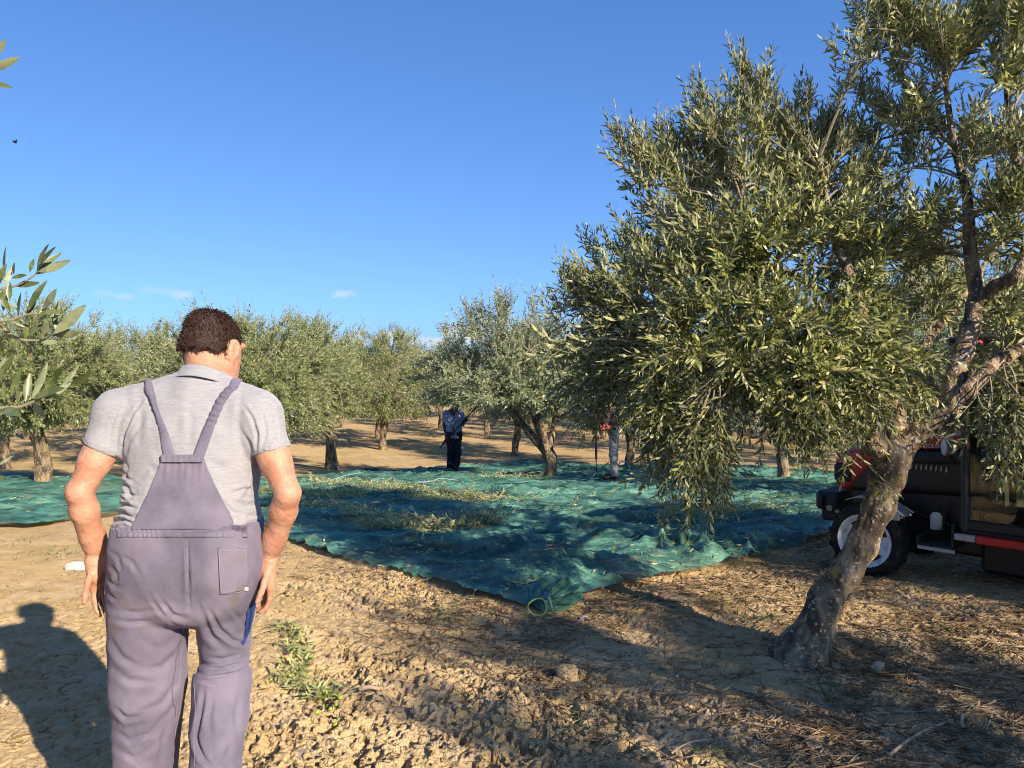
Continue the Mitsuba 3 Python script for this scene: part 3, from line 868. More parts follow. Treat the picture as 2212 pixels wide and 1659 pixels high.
def folds(m, lines, back=True, scale=1.0):
    """Presses creases into a mesh: (polyline in image pixels, half width in pixels, depth in metres)."""
    v, n = np.array(m.vertices), np.array(m.vertex_normals)
    px = view_px(v)
    d = np.zeros(len(v))
    face = np.clip((.35 - n[:, 1]) / .6, 0, 1) if back else 1.0
    for pts, w, dep in lines:
        dep = dep * scale; w = w * .85
        pts = np.asarray(pts, float)
        best, tb, sg = np.full(len(v), 1e9), np.zeros(len(v)), np.zeros(len(v))
        seg = np.r_[0, np.cumsum(np.linalg.norm(np.diff(pts, axis=0), axis=1))]
        for i, (a, b) in enumerate(zip(pts[:-1], pts[1:])):
            ab = b - a; L = ab @ ab
            t = np.clip(((px - a) @ ab) / L, 0, 1)
            r = px - a - t[:, None] * ab
            di = np.linalg.norm(r, axis=1)
            s_ = (ab[0] * r[:, 1] - ab[1] * r[:, 0]) / math.sqrt(L)
            k = di < best
            best[k], tb[k], sg[k] = di[k], (seg[i] + t[k] * math.sqrt(L)) / seg[-1], s_[k]
        env = np.sin(np.pi * np.clip(.06 + .88 * tb, 0, 1)) ** .7
        d += env * dep * (-np.exp(-(best / w) ** 2) + .75 * np.exp(-((sg - 1.7 * w) / (1.3 * w)) ** 2) * (best < 5 * w) + .35 * np.exp(-((sg + 1.9 * w) / (1.4 * w)) ** 2) * (best < 5 * w))
    v = v + n * (d * face)[:, None]
    return trimesh.Trimesh(v, m.faces, process=False)


def to_m(m):
    v, f = m if isinstance(m, tuple) else vf(m)
    return v + np.array([MX, MY, MZ]), f


def finger(fd, base, d, n, lens, r, curl, k=.006):
    """Three joints that bend towards n."""
    p, d = np.array(base, float), unit(d)
    for i, L in enumerate(lens):
        q = p + d * L
        fd.cap(p, q, r * (1 - .1 * i), r * (1 - .1 * (i + 1)), k)
        p = q
        c, s = math.cos(curl[i]), math.sin(curl[i])
        d, n = d * c + n * s, n * c - d * s


def hand(fd, wrist, d, n, side, sc=1.0, curl=(.25, .45, .35), thumb=None, rw=.028):
    """wrist, pointing direction, palm normal (towards which fingers curl), thumb side: -1 or 1 along d x n."""
    d = unit(d); n = unit(n - d * (d @ n)); s = np.cross(d, n) * side
    pc = wrist + d * .088 * sc
    for t in np.linspace(-1, 1, 5):
        fd.cap(wrist + d * .012 + s * t * .018 * sc, pc + s * t * .031 * sc, rw * .60 * sc, .0135 * sc, .012)
    fd.cap(wrist + d * .03 * sc + s * .02 * sc + n * .006, wrist + d * .062 * sc + s * .030 * sc + n * .012, .017 * sc, .015 * sc, .012)
    for t, L, da in ((1, 1.0, .10), (.34, 1.1, .02), (-.33, 1.02, -.05), (-.95, .8, -.13)):
        b = pc + s * t * .031 * sc
        finger(fd, b, d + s * da, n, (np.array([.042, .026, .021]) * L * sc), (.0092 if t > -.9 else .008) * sc, curl)
    tb = wrist + d * .035 * sc + s * .030 * sc + n * .008
    finger(fd, tb, (d * .75 + s * .75 + n * .35) if thumb is None else thumb, unit(n * .4 + d * .4), (np.array([.040, .032, .024]) * sc), .0108 * sc, (.15, .25, 0))


# joints
LS, LE, LW = M(254, 902, .02), M(172, 1063, -.06), M(212, 1200, .01)
RS, RE, RW = M(560, 905, .02), M(622, 1066, -.06), M(582, 1200, .02)
HC = M(459, 737, .150)                                          # the middle of the skull
yaw, tilt, roll = math.radians(-14), math.radians(16), math.radians(3)
cyw, syw = math.cos(yaw), math.sin(yaw)
Rz = np.array([[cyw, syw, 0], [-syw, cyw, 0], [0, 0, 1.0]])     # world -> head, so that +y is where the face looks
ct, st = math.cos(tilt), math.sin(tilt)
Rx = np.array([[1, 0, 0], [0, ct, -st], [0, st, ct]])
HR = Rx @ Rz
H = lambda x, y, z: HC + HR.T @ np.array([x, y, z], float)

body = Field([-.46, -.32, -.02], [.46, .42, 1.72], .0042)
body.ell(HC - [0, 0, .004], (.072, .095, .090), 0, HR)
body.ell(H(0, .035, -.055), (.066, .082, .085), .03, HR)
body.cap(H(-.028, .075, -.115), H(.028, .075, -.115), .024, k=.03)
body.cap(H(0, .105, -.01), H(0, .124, -.035), .012, .016, .012)                      # nose
body.ell(H(0, .095, -.078), (.026, .016, .012), .01, HR)                             # lips
for s in (-1, 1):
    body.ell(H(s * .032, .09, .012), (.026, .016, .012), .012, HR)                   # brow
    body.ell(H(s * .032, .098, -.008), (.013, .012, .010), 0, HR, cut=True)
    body.ell(H(s * .032, .088, -.008), (.012, .012, .012), 0, HR)                    # eyes
    tR = HR
    e = H(s * .076, .002, -.032)
    ea = np.array([[math.cos(.38 * s), -math.sin(.38 * s), 0], [math.sin(.38 * s), math.cos(.38 * s), 0], [0, 0, 1]])
    body.ell(e + HR.T @ np.array([s * .008, -.008, 0]), (.010, .022, .036), .005, ea @ HR)
    body.ell(e + HR.T @ np.array([s * .017, -.006, .004]), (.005, .012, .022), 0, ea @ HR, cut=True)
    body.ell(e + HR.T @ np.array([s * .006, 0, -.032]), (.007, .009, .010), .006, HR)
body.cap(M(440, 850, .05), H(.002, -.012, -.075), .066, .060, .03)                   # neck
body.cap(M(478, 850, .07), H(.02, .03, -.08), .05, .045, .03)
body.cap(M(415, 880, .05), M(256, 902, .02), .055, .05, .03)
body.cap(M(415, 880, .05), M(560, 904, .02), .055, .05, .03)
body.loft([(.30 + .78, 0, .15, .02, .10), (1.2, 0, .165, .03, .105), (1.36, 0, .17, .04, .10), (1.40, .01, .10, .05, .07)], .04)
for S_, E_, W_, s in ((LS, LE, LW, -1), (RS, RE, RW, 1)):
    body.cap(S_, S_ * .4 + E_ * .6, .046, .043, .02)
    body.cap(S_ * .5 + E_ * .5, E_, .043, .035, .02)
    body.cap(E_ + [0, -.012, .004], E_ + [0, -.012, -.004], .022, .022, .02)
    f1 = E_ * .72 + W_ * .28
    body.cap(E_, f1, .036, .0385, .012)
    body.cap(f1 + [s * .004, 0, 0], E_ * .22 + W_ * .78, .0385, .030, .012)
    body.cap(E_ * .3 + W_ * .7, W_, .033, .027, .02)
hand(body, LW, M(234, 1316, .02) - LW, [.75, -.45, .25], 1, .98, (.25, .38, .3), rw=.040)
hand(body, RW, M(578, 1300, .03) - RW, [-.80, -.42, .1], -1, .96, (.42, .62, .5), rw=.034)
for s, kn, an in ((-1, M(316, 1480, .0), M(313, 1850, .0)), (1, M(480, 1450, .10), M(458, 1770, -.16))):
    hp = M(405 + s * 72, 1250, .01)
    body.cap(hp, kn, .085, .06, .03); body.cap(kn, an, .058, .04, .03)
body.cap(M(330, 1220, .02), M(480, 1220, .02), .11, k=.04)
body.cap(M(405, 1200, .02), M(405, 1060, .02), .13, k=.04)
bm = body.mesh(3)

man = thing('person', 'man seen from behind in grey polo shirt and purple grey bib overalls', 'person')
bm = folds(bm, [([(608, 1074), (618, 1071), (630, 1074)], 2.2, .0014), ([(612, 1082), (622, 1080), (632, 1083)], 2.2, .001), ([(162, 1072), (174, 1069), (186, 1072)], 2.2, .0014),
                ([(566, 1206), (582, 1210), (597, 1205)], 2, .0022), ([(185, 1212), (204, 1216), (222, 1210)], 2, .0022), ([(455, 792), (478, 800), (498, 815)], 2.5, .003)])
v, n = np.array(bm.vertices), np.array(bm.vertex_normals)
v = v + n * ((meshkit.fbm(v * 28, 3, 12) - .5) * .004)[:, None]
bm = trimesh.Trimesh(v, bm.faces, process=False)
put(man, 'body', to_m(bm), 'skin', True)

# --- polo shirt
sh = Field([-.42, -.30, .93], [.42, .34, 1.56], .0055)
sh.loft([(.94, -.003, .208, .015, .150), (1.00, -.004, .207, .015, .156), (1.07, -.006, .203, .02, .158), (1.138, -.003, .187, .03, .150), (1.24, .004, .192, .04, .138), (1.33, .002, .200, .045, .128), (1.385, .0, .195, .05, .11), (1.42, .002, .15, .055, .09)], .0, n=2.5)
sh.cap(M(420, 858, .06), M(258, 892, .03), .084, .070, .04)
sh.cap(M(440, 858, .06), M(555, 892, .03), .084, .070, .04)
sh.cap(M(432, 890, .06), M(446, 858, .078), .100, .074, .045)
lh, rh = LS + (LE - LS) * (966 - 902) / 161, RS + (RE - RS) * (972 - 905) / 161
ld, rd = unit(lh - LS), unit(rh - RS)
for S_, h_, d_, n_, k_ in ((LS, lh, ld, [-.45, -.05, -.85], .0), (RS, rh, rd, [.25, -.05, -.96], -.0)):
    sl_ = Field([-.42, -.30, .93], [.42, .34, 1.56], .0055)
    sl_.cap(S_ + [k_, 0, .004], h_ + d_ * .05, .064, .0515, 0)
    sl_.plane(h_, n_)
    sh.blend((slice(None),) * 3, sl_.F, .03)
sm = sh.mesh(3)


SHIRT_FOLDS = [
    ([(262, 985), (268, 940), (284, 900), (306, 868)], 3.5, .006), ([(252, 975), (256, 930), (270, 885)], 3, .004), ([(236, 962), (240, 925), (256, 880)], 3, .003),
    ([(266, 1000), (278, 960), (303, 915)], 5, .003),
    ([(555, 985), (556, 940), (546, 905), (530, 880)], 4, .006), ([(566, 975), (575, 930), (568, 895)], 4, .004), ([(552, 1000), (540, 960), (522, 930)], 5, .004), ([(590, 960), (598, 925), (594, 900)], 4, .003),
    ([(262, 1040), (275, 1052), (284, 1078)], 5, .007), ([(264, 1062), (282, 1072), (296, 1066)], 4.5, .008), ([(250, 1096), (272, 1090), (292, 1098)], 4.5, .011), ([(247, 1112), (265, 1108), (285, 1118), (298, 1112)], 4.5, .012),
    ([(248, 1128), (270, 1122), (292, 1132)], 4, .011), ([(262, 1010), (272, 1030), (290, 1042)], 4, .005), ([(256, 1084), (268, 1076), (280, 1082)], 4, .007), ([(266, 985), (275, 1010), (272, 1040)], 4, .004),
    ([(556, 1060), (530, 1056), (505, 1064)], 5, .005), ([(557, 1085), (535, 1092), (508, 1084)], 5, .006), ([(558, 1110), (532, 1116), (500, 1104), (480, 1082)], 4.5, .007), ([(558, 1128), (540, 1130), (505, 1116)], 4, .007), ([(556, 1020), (545, 1050), (525, 1075)], 5, .004),
    ([(300, 850), (305, 900), (300, 960)], 9, .003), ([(520, 850), (516, 910), (520, 980)], 9, .003), ([(360, 860), (410, 870), (470, 862)], 8, .0025), ([(410, 885), (412, 920), (408, 960)], 10, .0025),
    ([(300, 1030), (325, 1010), (345, 1020)], 9, .003), ([(505, 1000), (480, 1010), (460, 1000)], 9, .003),
]
sm = folds(sm, SHIRT_FOLDS)
v, n = np.array(sm.vertices), np.array(sm.vertex_normals)
v = v + n * (.0035 * (meshkit.fbm(v * [26, 26, 17], 3, 2) - .5) * 2)[:, None]
sm = trimesh.Trimesh(v, sm.faces, process=False)
shirt = put(man, 'shirt', to_m(sm), 'grey_jersey', True, label='heather grey short sleeved polo shirt')


def on_shirt(p, off):
    return sh.snap(np.asarray(p, float), off)


def ribbon(path, widths, off, thick=.003, nrm=None, cross=7, bulge=None):
    """A band laid on the shirt: path of points, half widths; rounded section."""
    path, nn = on_shirt(path, 0.0)
    path = path.copy()
    for _ in range(2):
        path[1:-1] = path[1:-1] * .5 + (path[:-2] + path[2:]) * .25
    t = unit(np.gradient(path, axis=0)); s = unit(np.cross(t, nn))
    n = len(path); rows = []
    bulge = np.zeros(n) if bulge is None else bulge
    for u in np.linspace(-1, 1, cross):
        q = path + s * (widths * u)[:, None]
        q, qn = on_shirt(q, 0.0)
        prof = off + thick * (1 - abs(u) ** 4) + bulge * (1 - u * u)
        rows.append(q + qn * prof[:, None] if np.ndim(prof) else q + qn * prof)
    for u in (1, -1):
        q, qn = on_shirt(path + s * (widths * u)[:, None], 0.0)
        rows.append(q - qn * .004)
    top = rows[:cross]
    order = [rows[cross + 1]] + top + [rows[cross]]
    V = np.stack(order, 1); k = V.shape[1]
    i, j = np.meshgrid(np.arange(n - 1), np.arange(k - 1), indexing='ij'); q = (i * k + j).ravel()
    return V.reshape(-1, 3), np.vstack([np.stack([q, q + k, q + k + 1], 1), np.stack([q, q + k + 1, q + 1], 1)])


# --- collar: a folded band round the neck
nk = body.F
cc = [M(450, 806, .078), M(447, 825, .066)]
ax = unit(M(459, 775, .105) - M(440, 850, .045))
e1 = unit(np.array([1, 0, 0]) - ax * ax[0]); e2 = np.cross(ax, e1)
rows = []
K = 72
ang = np.linspace(0, 2 * np.pi, K, endpoint=False)
for h_, r_ in [(-.010, .074), (.018, .0715), (.024, .073), (.021, .077), (.004, .083), (-.016, .090), (-.0185, .0925), (-.018, .089), (-.012, .085)]:
    rr = r_ * (1 + .03 * np.cos(2 * ang))
    drop = -.010 * (1 + np.cos(ang)) * (1 if h_ < .01 else .9) - .006 * np.abs(np.sin(ang * 1.0 + .5)) * (h_ < 0)
    rows.append(M(446, 822, .072) + (np.cos(ang) * rr)[:, None] * e1 + (np.sin(ang) * rr)[:, None] * e2 + (h_ + drop)[:, None] * ax)
V = np.vstack(rows); nr = len(rows)
i, j = np.meshgrid(np.arange(nr - 1), np.arange(K), indexing='ij')
p_, q_ = (i * K + j).ravel(), (i * K + (j + 1) % K).ravel()
put(shirt, 'collar', to_m((V, np.vstack([np.stack([p_, q_, q_ + K], 1), np.stack([p_, q_ + K, p_ + K], 1)]))), 'grey_jersey', True)

for c_, n_, r_ in ((lh, [-.45, -.05, -.85], .0545), (rh, [.25, -.05, -.96], .0545)):
    cu = lathe([(-.024, r_ - .006), (-.022, r_), (-.004, r_ + .0015), (.003, r_ + .001), (.005, r_ - .002), (.001, r_ - .008)], c_, unit(n_), 64)
    q = cu[0] + unit(cu[0] - c_) * ((meshkit.fbm(cu[0] * 30, 2, 4) - .5) * .006)[:, None]
    put(shirt, 'cuff', to_m((q, cu[1])), 'grey_jersey', True)

# --- overalls: trousers
tr_ = Field([-.31, -.42, .06], [.31, .36, 1.07], .006)
tr_.loft([(.772, -.004, .10, .0, .06), (.80, -.005, .165, .0, .11), (.83, -.006, .195, .004, .14), (.87, -.008, .203, .004, .152), (.92, -.002, .203, .0, .160), (.97, .001, .204, .005, .164), (1.015, -.003, .207, .012, .162), (1.068, -.003, .206, .016, .160)], 0, n=2.6)
tr_.cap(M(322, 1260, .0), M(321, 1480, .0), .108, .100, .012, sy=1.25)
tr_.cap(M(321, 1480, .0), M(314, 1700, .0), .101, .083, .02, sy=1.1)
tr_.cap(M(313, 1700, .0), M(311, 1835, .0), .088, .092, .02, sy=1.1)
tr_.cap(M(482, 1265, .0), M(488, 1385, .05), .090, .068, .012, sy=1.4)
tr_.cap(M(488, 1385, .05), M(487, 1450, .08), .068, .066, .015, sy=1.3)
tr_.cap(M(480, 1476, .0), M(474, 1555, -.045), .084, .076, .005, sy=1.15)
tr_.cap(M(474, 1555, -.045), M(463, 1670, -.11), .076, .064, .02, sy=1.2)
tr_.cap(M(463, 1670, -.11), M(457, 1780, -.19), .065, .068, .02, sy=1.2)
for s, c in ((-1, 328), (1, 488)):                              # seat
    tr_.ell(M(c, 1205, -.045), (.10 if s < 0 else .088, .105, .135), .05)
tr_.cap(M(404, 1180, -.19), M(406, 1300, -.185), .012, .02, cut=True)
tm = tr_.mesh(4)
TF = [
    ([(350, 1300), (372, 1330), (404, 1338)], 6, .010), ([(330, 1296), (345, 1318), (375, 1345)], 6, .006), ([(405, 1180), (406, 1240), (407, 1312)], 3.5, .010), ([(236, 1335), (275, 1345), (330, 1342)], 6, .006),
    ([(238, 1190), (255, 1205), (262, 1230)], 5, .006), ([(236, 1222), (252, 1238), (250, 1262)], 5, .006), ([(234, 1252), (250, 1268), (268, 1268)], 4.5, .006), ([(232, 1282), (250, 1296), (262, 1292)], 4.5, .005),
    ([(262, 1200), (285, 1215), (300, 1240)], 6, .005), ([(236, 1380), (262, 1420), (300, 1440)], 8, .008), ([(240, 1440), (275, 1470), (330, 1475)], 9, .006), ([(390, 1400), (350, 1440), (318, 1445)], 9, .006),
    ([(385, 1470), (350, 1520), (300, 1540)], 9, .007), ([(375, 1520), (345, 1570), (320, 1600)], 8, .007), ([(248, 1530), (272, 1552), (300, 1548)], 6, .010), ([(246, 1580), (280, 1600), (320, 1585), (352, 1545)], 7, .008),
    ([(255, 1620), (290, 1640), (335, 1610)], 7, .006), ([(368, 1550), (350, 1600), (345, 1655)], 8, .006),
    ([(455, 1322), (475, 1360), (505, 1385), (536, 1392)], 5.5, .014), ([(440, 1330), (455, 1370), (480, 1400)], 8, .008), ([(505, 1320), (522, 1345), (538, 1352)], 6, .006),
    ([(412, 1448), (440, 1456), (480, 1452), (512, 1444), (540, 1430)], 5.5, .016), ([(430, 1432), (470, 1440), (510, 1430), (542, 1416)], 5, .010), ([(445, 1420), (480, 1424), (520, 1414)], 5, .007), ([(420, 1462), (455, 1474), (500, 1462)], 5, .008),
    ([(440, 1498), (434, 1540), (424, 1590), (430, 1625)], 5.5, .013), ([(424, 1600), (440, 1640), (458, 1658)], 6, .010), ([(520, 1500), (510, 1540), (514, 1580)], 8, .006), ([(460, 1500), (452, 1550), (456, 1600)], 8, .006), ([(500, 1610), (485, 1640), (462, 1655)], 8, .006),
    ([(255, 1160), (300, 1156), (360, 1158)], 4, .003), ([(450, 1158), (510, 1156), (555, 1160)], 4, .003), ([(540, 1230), (552, 1260), (545, 1290)], 6, .006), ([(300, 1380), (340, 1400), (392, 1380)], 11, .005), ([(258, 1320), (300, 1324), (340, 1316)], 6, .005),
]
tm = folds(tm, TF, scale=.72)
v, n = np.array(tm.vertices), np.array(tm.vertex_normals)
v = v + n * ((meshkit.fbm(v * [13, 13, 8], 3, 6) - .5) * .006)[:, None]
tm = trimesh.Trimesh(v, tm.faces, process=False)
ov = put(man, 'overalls', to_m(tm), 'purple_grey_drill', True, label='purple grey bib overalls with earth rubbed into the seat')

from scipy.interpolate import LinearNDInterpolator


def back_of(m):
    """Depth of a mesh's back as a function of image pixels."""
    v, n = np.array(m.vertices), np.array(m.vertex_normals)
    k = n[:, 1] < .05
    # of several layers, the nearest
    key = np.round(np.stack([v[k, 0], v[k, 2]], 1) / .004).astype(int)
    o = np.lexsort((v[k, 1], key[:, 1], key[:, 0]))
    kk, vv = key[o], v[k][o]
    first = np.r_[True, (np.diff(kk, axis=0) != 0).any(1)]
    f = LinearNDInterpolator(vv[first][:, [0, 2]], vv[first][:, 1])
    g = cKDTree(vv[first][:, [0, 2]])

    def fn(x, z):
        y = f(x, z)
        b = np.isnan(y)
        if b.any():
            y[b] = vv[first][g.query(np.stack([x[b], z[b]], 1))[1], 1]
        return np.where((z > v[:, 2].max()) | (z < v[:, 2].min()), 9.0, y)
    return fn


trouser_back, shirt_back = back_of(tm), back_of(sm)


def sheet(left, right, rows, cols, backs, off=.005, edge=.006, ripple=None):
    """A cloth piece between two edges (lists of image pixels, bottom to top), laid on the man's back."""
    def resample(e):
        e = np.asarray(e, float); s = np.r_[0, np.cumsum(np.linalg.norm(np.diff(e, axis=0), axis=1))]
        return np.stack([np.interp(np.linspace(0, s[-1], rows), s, e[:, k]) for k in (0, 1)], 1)
    L, R = resample(left), resample(right)
    u = np.linspace(0, 1, cols)
    px = L[:, None] * (1 - u[None, :, None]) + R[:, None] * u[None, :, None]
    q = pin(px[..., 0], px[..., 1], backs)
    x, y, z = q[..., 0], q[..., 1], q[..., 2]
    from scipy.ndimage import gaussian_filter
    y = np.minimum(gaussian_filter(y, 3.5), gaussian_filter(y, 1.2))
    y = gaussian_filter(y, 1.5) - off
    if ripple is not None:
        y = y - ripple(px[..., 0], px[..., 1])
    V = np.stack([x, y, z], -1)
    # the rim turns in
    r, c = rows, cols
    W = np.zeros((r + 2, c + 2, 3)); W[1:-1, 1:-1] = V
    W[0, 1:-1], W[-1, 1:-1], W[1:-1, 0], W[1:-1, -1] = V[0], V[-1], V[:, 0], V[:, -1]
    W[0, 0], W[0, -1], W[-1, 0], W[-1, -1] = V[0, 0], V[0, -1], V[-1, 0], V[-1, -1]
    for sl in ((0, slice(None)), (-1, slice(None)), (slice(None), 0), (slice(None), -1)):
        W[sl] += [0, edge, 0]
    r, c = r + 2, c + 2
    i, j = np.meshgrid(np.arange(r - 1), np.arange(c - 1), indexing='ij'); q = (i * c + j).ravel()
    return W.reshape(-1, 3), np.vstack([np.stack([q, q + 1, q + c + 1], 1), np.stack([q, q + c + 1, q + c], 1)])


both_b = [trouser_back, shirt_back]
bibL = [(285, 1143), (292, 1125), (303, 1104), (318, 1073), (332, 1040), (344, 1010), (352, 983)]
bibR = [(513, 1143), (506, 1128), (496, 1108), (480, 1078), (463, 1044), (448, 1010), (438, 983)]
rip = lambda x, y: .0009 * np.sin(x * .42 + np.sin(y * .05)) * np.clip((1050 - y) / 60, 0, 1) + .004 * (meshkit.fbm(np.stack([x * .02, y * .012, 0 * x], -1), 3, 4) - .5)
put(ov, 'back_bib', to_m(sheet(bibL, bibR, 90, 110, both_b, .006, .010, rip)), 'purple_grey_band', True)
put(ov, 'bib_band', to_m(sheet([(352, 998), (351, 982)], [(439, 998), (439, 982)], 10, 90, both_b, .0125, .010, lambda x, y: .0004 * np.sin(x * .5))), 'purple_grey_band', True)
put(ov, 'waistband', to_m(sheet([(256, 1160), (255, 1148), (255, 1139)], [(534, 1160), (533, 1146), (532, 1138)], 16, 190, both_b, .0035, .016, lambda x, y: .0009 * np.sin(x * .55 + 2 * np.sin(x * .06)) * (np.abs(x - 405) > 60) + .0004 * np.sin(x * .3))), 'purple_grey_band', True)
put(ov, 'pocket', to_m(sheet([(478, 1283), (475, 1230), (473, 1182)], [(537, 1273), (537, 1225), (536, 1181)], 60, 50, [trouser_back], .0052, .014, lambda x, y: .005 * (meshkit.fbm(np.stack([x * .03, y * .03, 0 * x], -1), 3, 9) - .5))), 'purple_grey_drill', True)
put(ov, 'lining', to_m(sheet([(524, 1388), (532, 1345), (535, 1315), (543, 1298)], [(530, 1390), (546, 1345), (551, 1315), (556, 1290)], 40, 12, [trouser_back], .009, .006)), 'blue_lining', True, label='blue cloth showing in the torn side of the trouser leg')


def stitch(pts, w=.0011, off=.009, backs=None):
    pts = np.asarray(pts, float); s = np.r_[0, np.cumsum(np.linalg.norm(np.diff(pts, axis=0), axis=1))]
    n = max(6, int(s[-1] / 4))
    px = np.stack([np.interp(np.linspace(0, s[-1], n), s, pts[:, k]) for k in (0, 1)], 1)
    q = pin(px[:, 0], px[:, 1], backs or [trouser_back])
    return tube(q - [0, off, 0], w, 5)


put(ov, 'seam', to_m(cat([stitch([(479, 1281), (476, 1230), (474, 1184), (515, 1180), (535, 1181)], off=.0062), stitch([(479, 1282), (515, 1279), (536, 1273)], off=.0062), stitch([(475, 1190), (515, 1187), (535, 1188)], off=.006)])), 'pale_thread', True)
put(ov, 'seam', to_m(cat([stitch([(404, 1165), (405, 1230), (407, 1310)], .0007, .0006), stitch([(400, 1335), (391, 1420), (383, 1520), (374, 1655)], .0008, .0012), stitch([(419, 1475), (422, 1520), (421, 1590), (420, 1655)], .0008, .0015)])), 'pale_thread', True)
tp_ = pin([534], [1270], [trouser_back])[0] - [0, .009, 0]
put(ov, 'tag', to_m(box(tp_ - [.006, .002, .005], tp_ + [.006, .002, .005], .002)), 'white_tag')

# --- straps
def strap_path(pts, over):
    pts = np.array(pts, float)
    p = pin(pts[:, 0], pts[:, 1], [shirt_back])
    return np.vstack([p, over])


lt = M(318, 818, .0)
lp = strap_path([(367, 990), (361, 965), (355, 942), (349, 922), (343, 903), (337, 885), (331, 868), (326, 854), (322, 842)], np.array([M(319, 830, -.01), M(320, 822, .03), M(322, 826, .09), M(328, 850, .14)]))
rp = strap_path([(427, 990), (436, 965), (445, 940), (454, 917), (463, 896), (472, 877), (481, 861), (489, 850), (496, 842)], np.array([M(503, 834, -.01), M(509, 829, .03), M(511, 835, .09), M(506, 858, .14)]))
n_ = 150
u = np.linspace(0, 1, n_)
lp_, rp_ = spline(lp, n_), spline(rp, n_)
wl = np.interp(u, [0, .10, .2, .33, .40, .48, .54, .62, .70, .8, 1], [.0175, .0155, .011, .007, .0075, .0115, .014, .009, .0125, .014, .014])
bl = np.interp(u, [0, .18, .30, .40, .5, .6, .64, .72, 1], [0, .001, .006, .009, .010, .006, .004, .001, 0]) + .0025 * np.sin(u * 95 + 2 * np.sin(u * 30)) * np.interp(u, [.1, .2, .6, .68], [0, 1, 1, 0])
put(ov, 'strap', to_m(ribbon(lp_, wl, .002, .003, bulge=bl)), 'purple_grey_band', True, label='twisted shoulder strap')
wr = np.interp(u, [0, .2, .3, .62, .68, 1], [.0155, .0145, .0135, .0135, .014, .0145]) + .0012 * np.sin(u * 120) * np.interp(u, [.2, .28, .6, .66], [0, 1, 1, 0])
br_ = (.0035 * np.abs(np.sin(u * 62 + 1.2 * np.sin(u * 21))) + .002 * np.sin(u * 137)) * np.interp(u, [.2, .28, .6, .66], [0, 1, 1, 0])
put(ov, 'strap', to_m(ribbon(rp_, wr, .002, .003, bulge=br_)), 'purple_grey_band', True, label='shoulder strap gathered by elastic')

# --- hair: a cropped cap with strands
hf = Field(HC - .14, HC + .14, .004)
hf.ell(H(0, -.004, -.004), (.0755, .0985, .0935), 0, HR)
hf.ell(H(0, -.015, .028), (.071, .088, .064), .01, HR)
hf.ell(H(0, -.012, -.026), (.0765, .095, .072), .01, HR)
hf.ell(H(0, -.045, -.050), (.066, .05, .055), .03, HR)
hv = np.stack(np.meshgrid(*hf.ax, indexing='ij'), -1).astype(np.float32) - HC.astype(np.float32)
hl = hv @ HR.T.astype(np.float32)
cut = np.maximum((-.052 - .25 * np.maximum(hl[..., 1] + .05, 0) * 0 + np.clip((hl[..., 1] + .055) * 1.0, 0, .055) * 1.1) - hl[..., 2] + .004 * np.sin(hl[..., 0] * 160), (hl[..., 1] - .060 - .25 * hl[..., 2]))
# the hairline curves up round the ears
ear = .040 - np.sqrt((hl[..., 1] - .006) ** 2 + (hl[..., 2] + .034) ** 2)
hf.F = np.maximum(hf.F, np.maximum(cut, np.where(np.abs(hl[..., 0]) > .05, ear, -1)).astype(np.float32))
hm = hf.mesh(2)
v, n = np.array(hm.vertices), np.array(hm.vertex_normals)
v = v + n * ((meshkit.fbm(v * 130, 2, 3) - .5) * .0016)[:, None]
hair = put(man, 'hair', to_m((v, np.array(hm.faces))), 'dark_hair', True)
rs = np.random.RandomState(5)
hm2 = trimesh.Trimesh(v, hm.faces, process=False)
area = hm2.area_faces / hm2.area_faces.sum()
fi = rs.choice(len(area), 5200, p=area)
cen = hm2.triangles_center[fi] + rs.normal(0, .001, (5200, 3)); nn = hm2.face_normals[fi]
loc = (cen - HC) @ HR.T
keep = nn @ HR.T[:, 2] > -.75
cen, nn, loc = cen[keep], nn[keep], loc[keep]
crownp = np.array([.01, -.03, .1])
sw = loc - crownp
flow = np.stack([sw[:, 0] - .6 * sw[:, 1], sw[:, 1] + .6 * sw[:, 0], -np.abs(sw[:, 2])], 1) @ HR
flow = unit(flow - nn * np.sum(flow * nn, 1, keepdims=True))
d = unit(flow * .9 + nn * .26 + rs.normal(0, .2, flow.shape))
top = np.clip(loc[:, 2] / .09, 0, 1)
L = rs.uniform(.007, .013, len(d)) * (1 + .75 * top)
sd = unit(np.cross(d, nn)) * (rs.uniform(.0006, .0012, len(d)))[:, None]
V = np.stack([cen - sd - nn * .002, cen + sd - nn * .002, cen + d * L[:, None] * .6 + nn * .0015, cen + d * L[:, None] + rs.normal(0, .001, d.shape)], 1)
Fh = np.array([[0, 1, 2], [0, 2, 3]])
put(hair, 'strands', to_m((V.reshape(-1, 3), (Fh[None] + (np.arange(len(d)) * 4)[:, None, None]).reshape(-1, 3))), 'dark_hair', False, kind='stuff')

# --- shoes
for an, hd in ((M(311, 1862, .0), np.array([0, 1, 0])), (M(456, 1800, -.19), np.array([0, .85, -.5]))):
    hd = unit(hd); a = an + [0, -.03, -.01]
    upn = unit(np.cross([1, 0, 0], hd))
    f_ = Field(np.minimum(a, a + hd * .3) - .12, np.maximum(a, a + hd * .3) + .14, .007)
    f_.cap(a - upn * .0, a + hd * .2 - upn * .012, .045, .036, .03); f_.cap(a, a + upn * .08 - hd * .02, .047, .05, .03)
    z0 = a - upn * .052
    f_.plane(z0, -upn)
    put(man, 'shoe', to_m(f_.mesh(3)), 'black_leather', True)
# ------------------------------------------------------------------ the nets


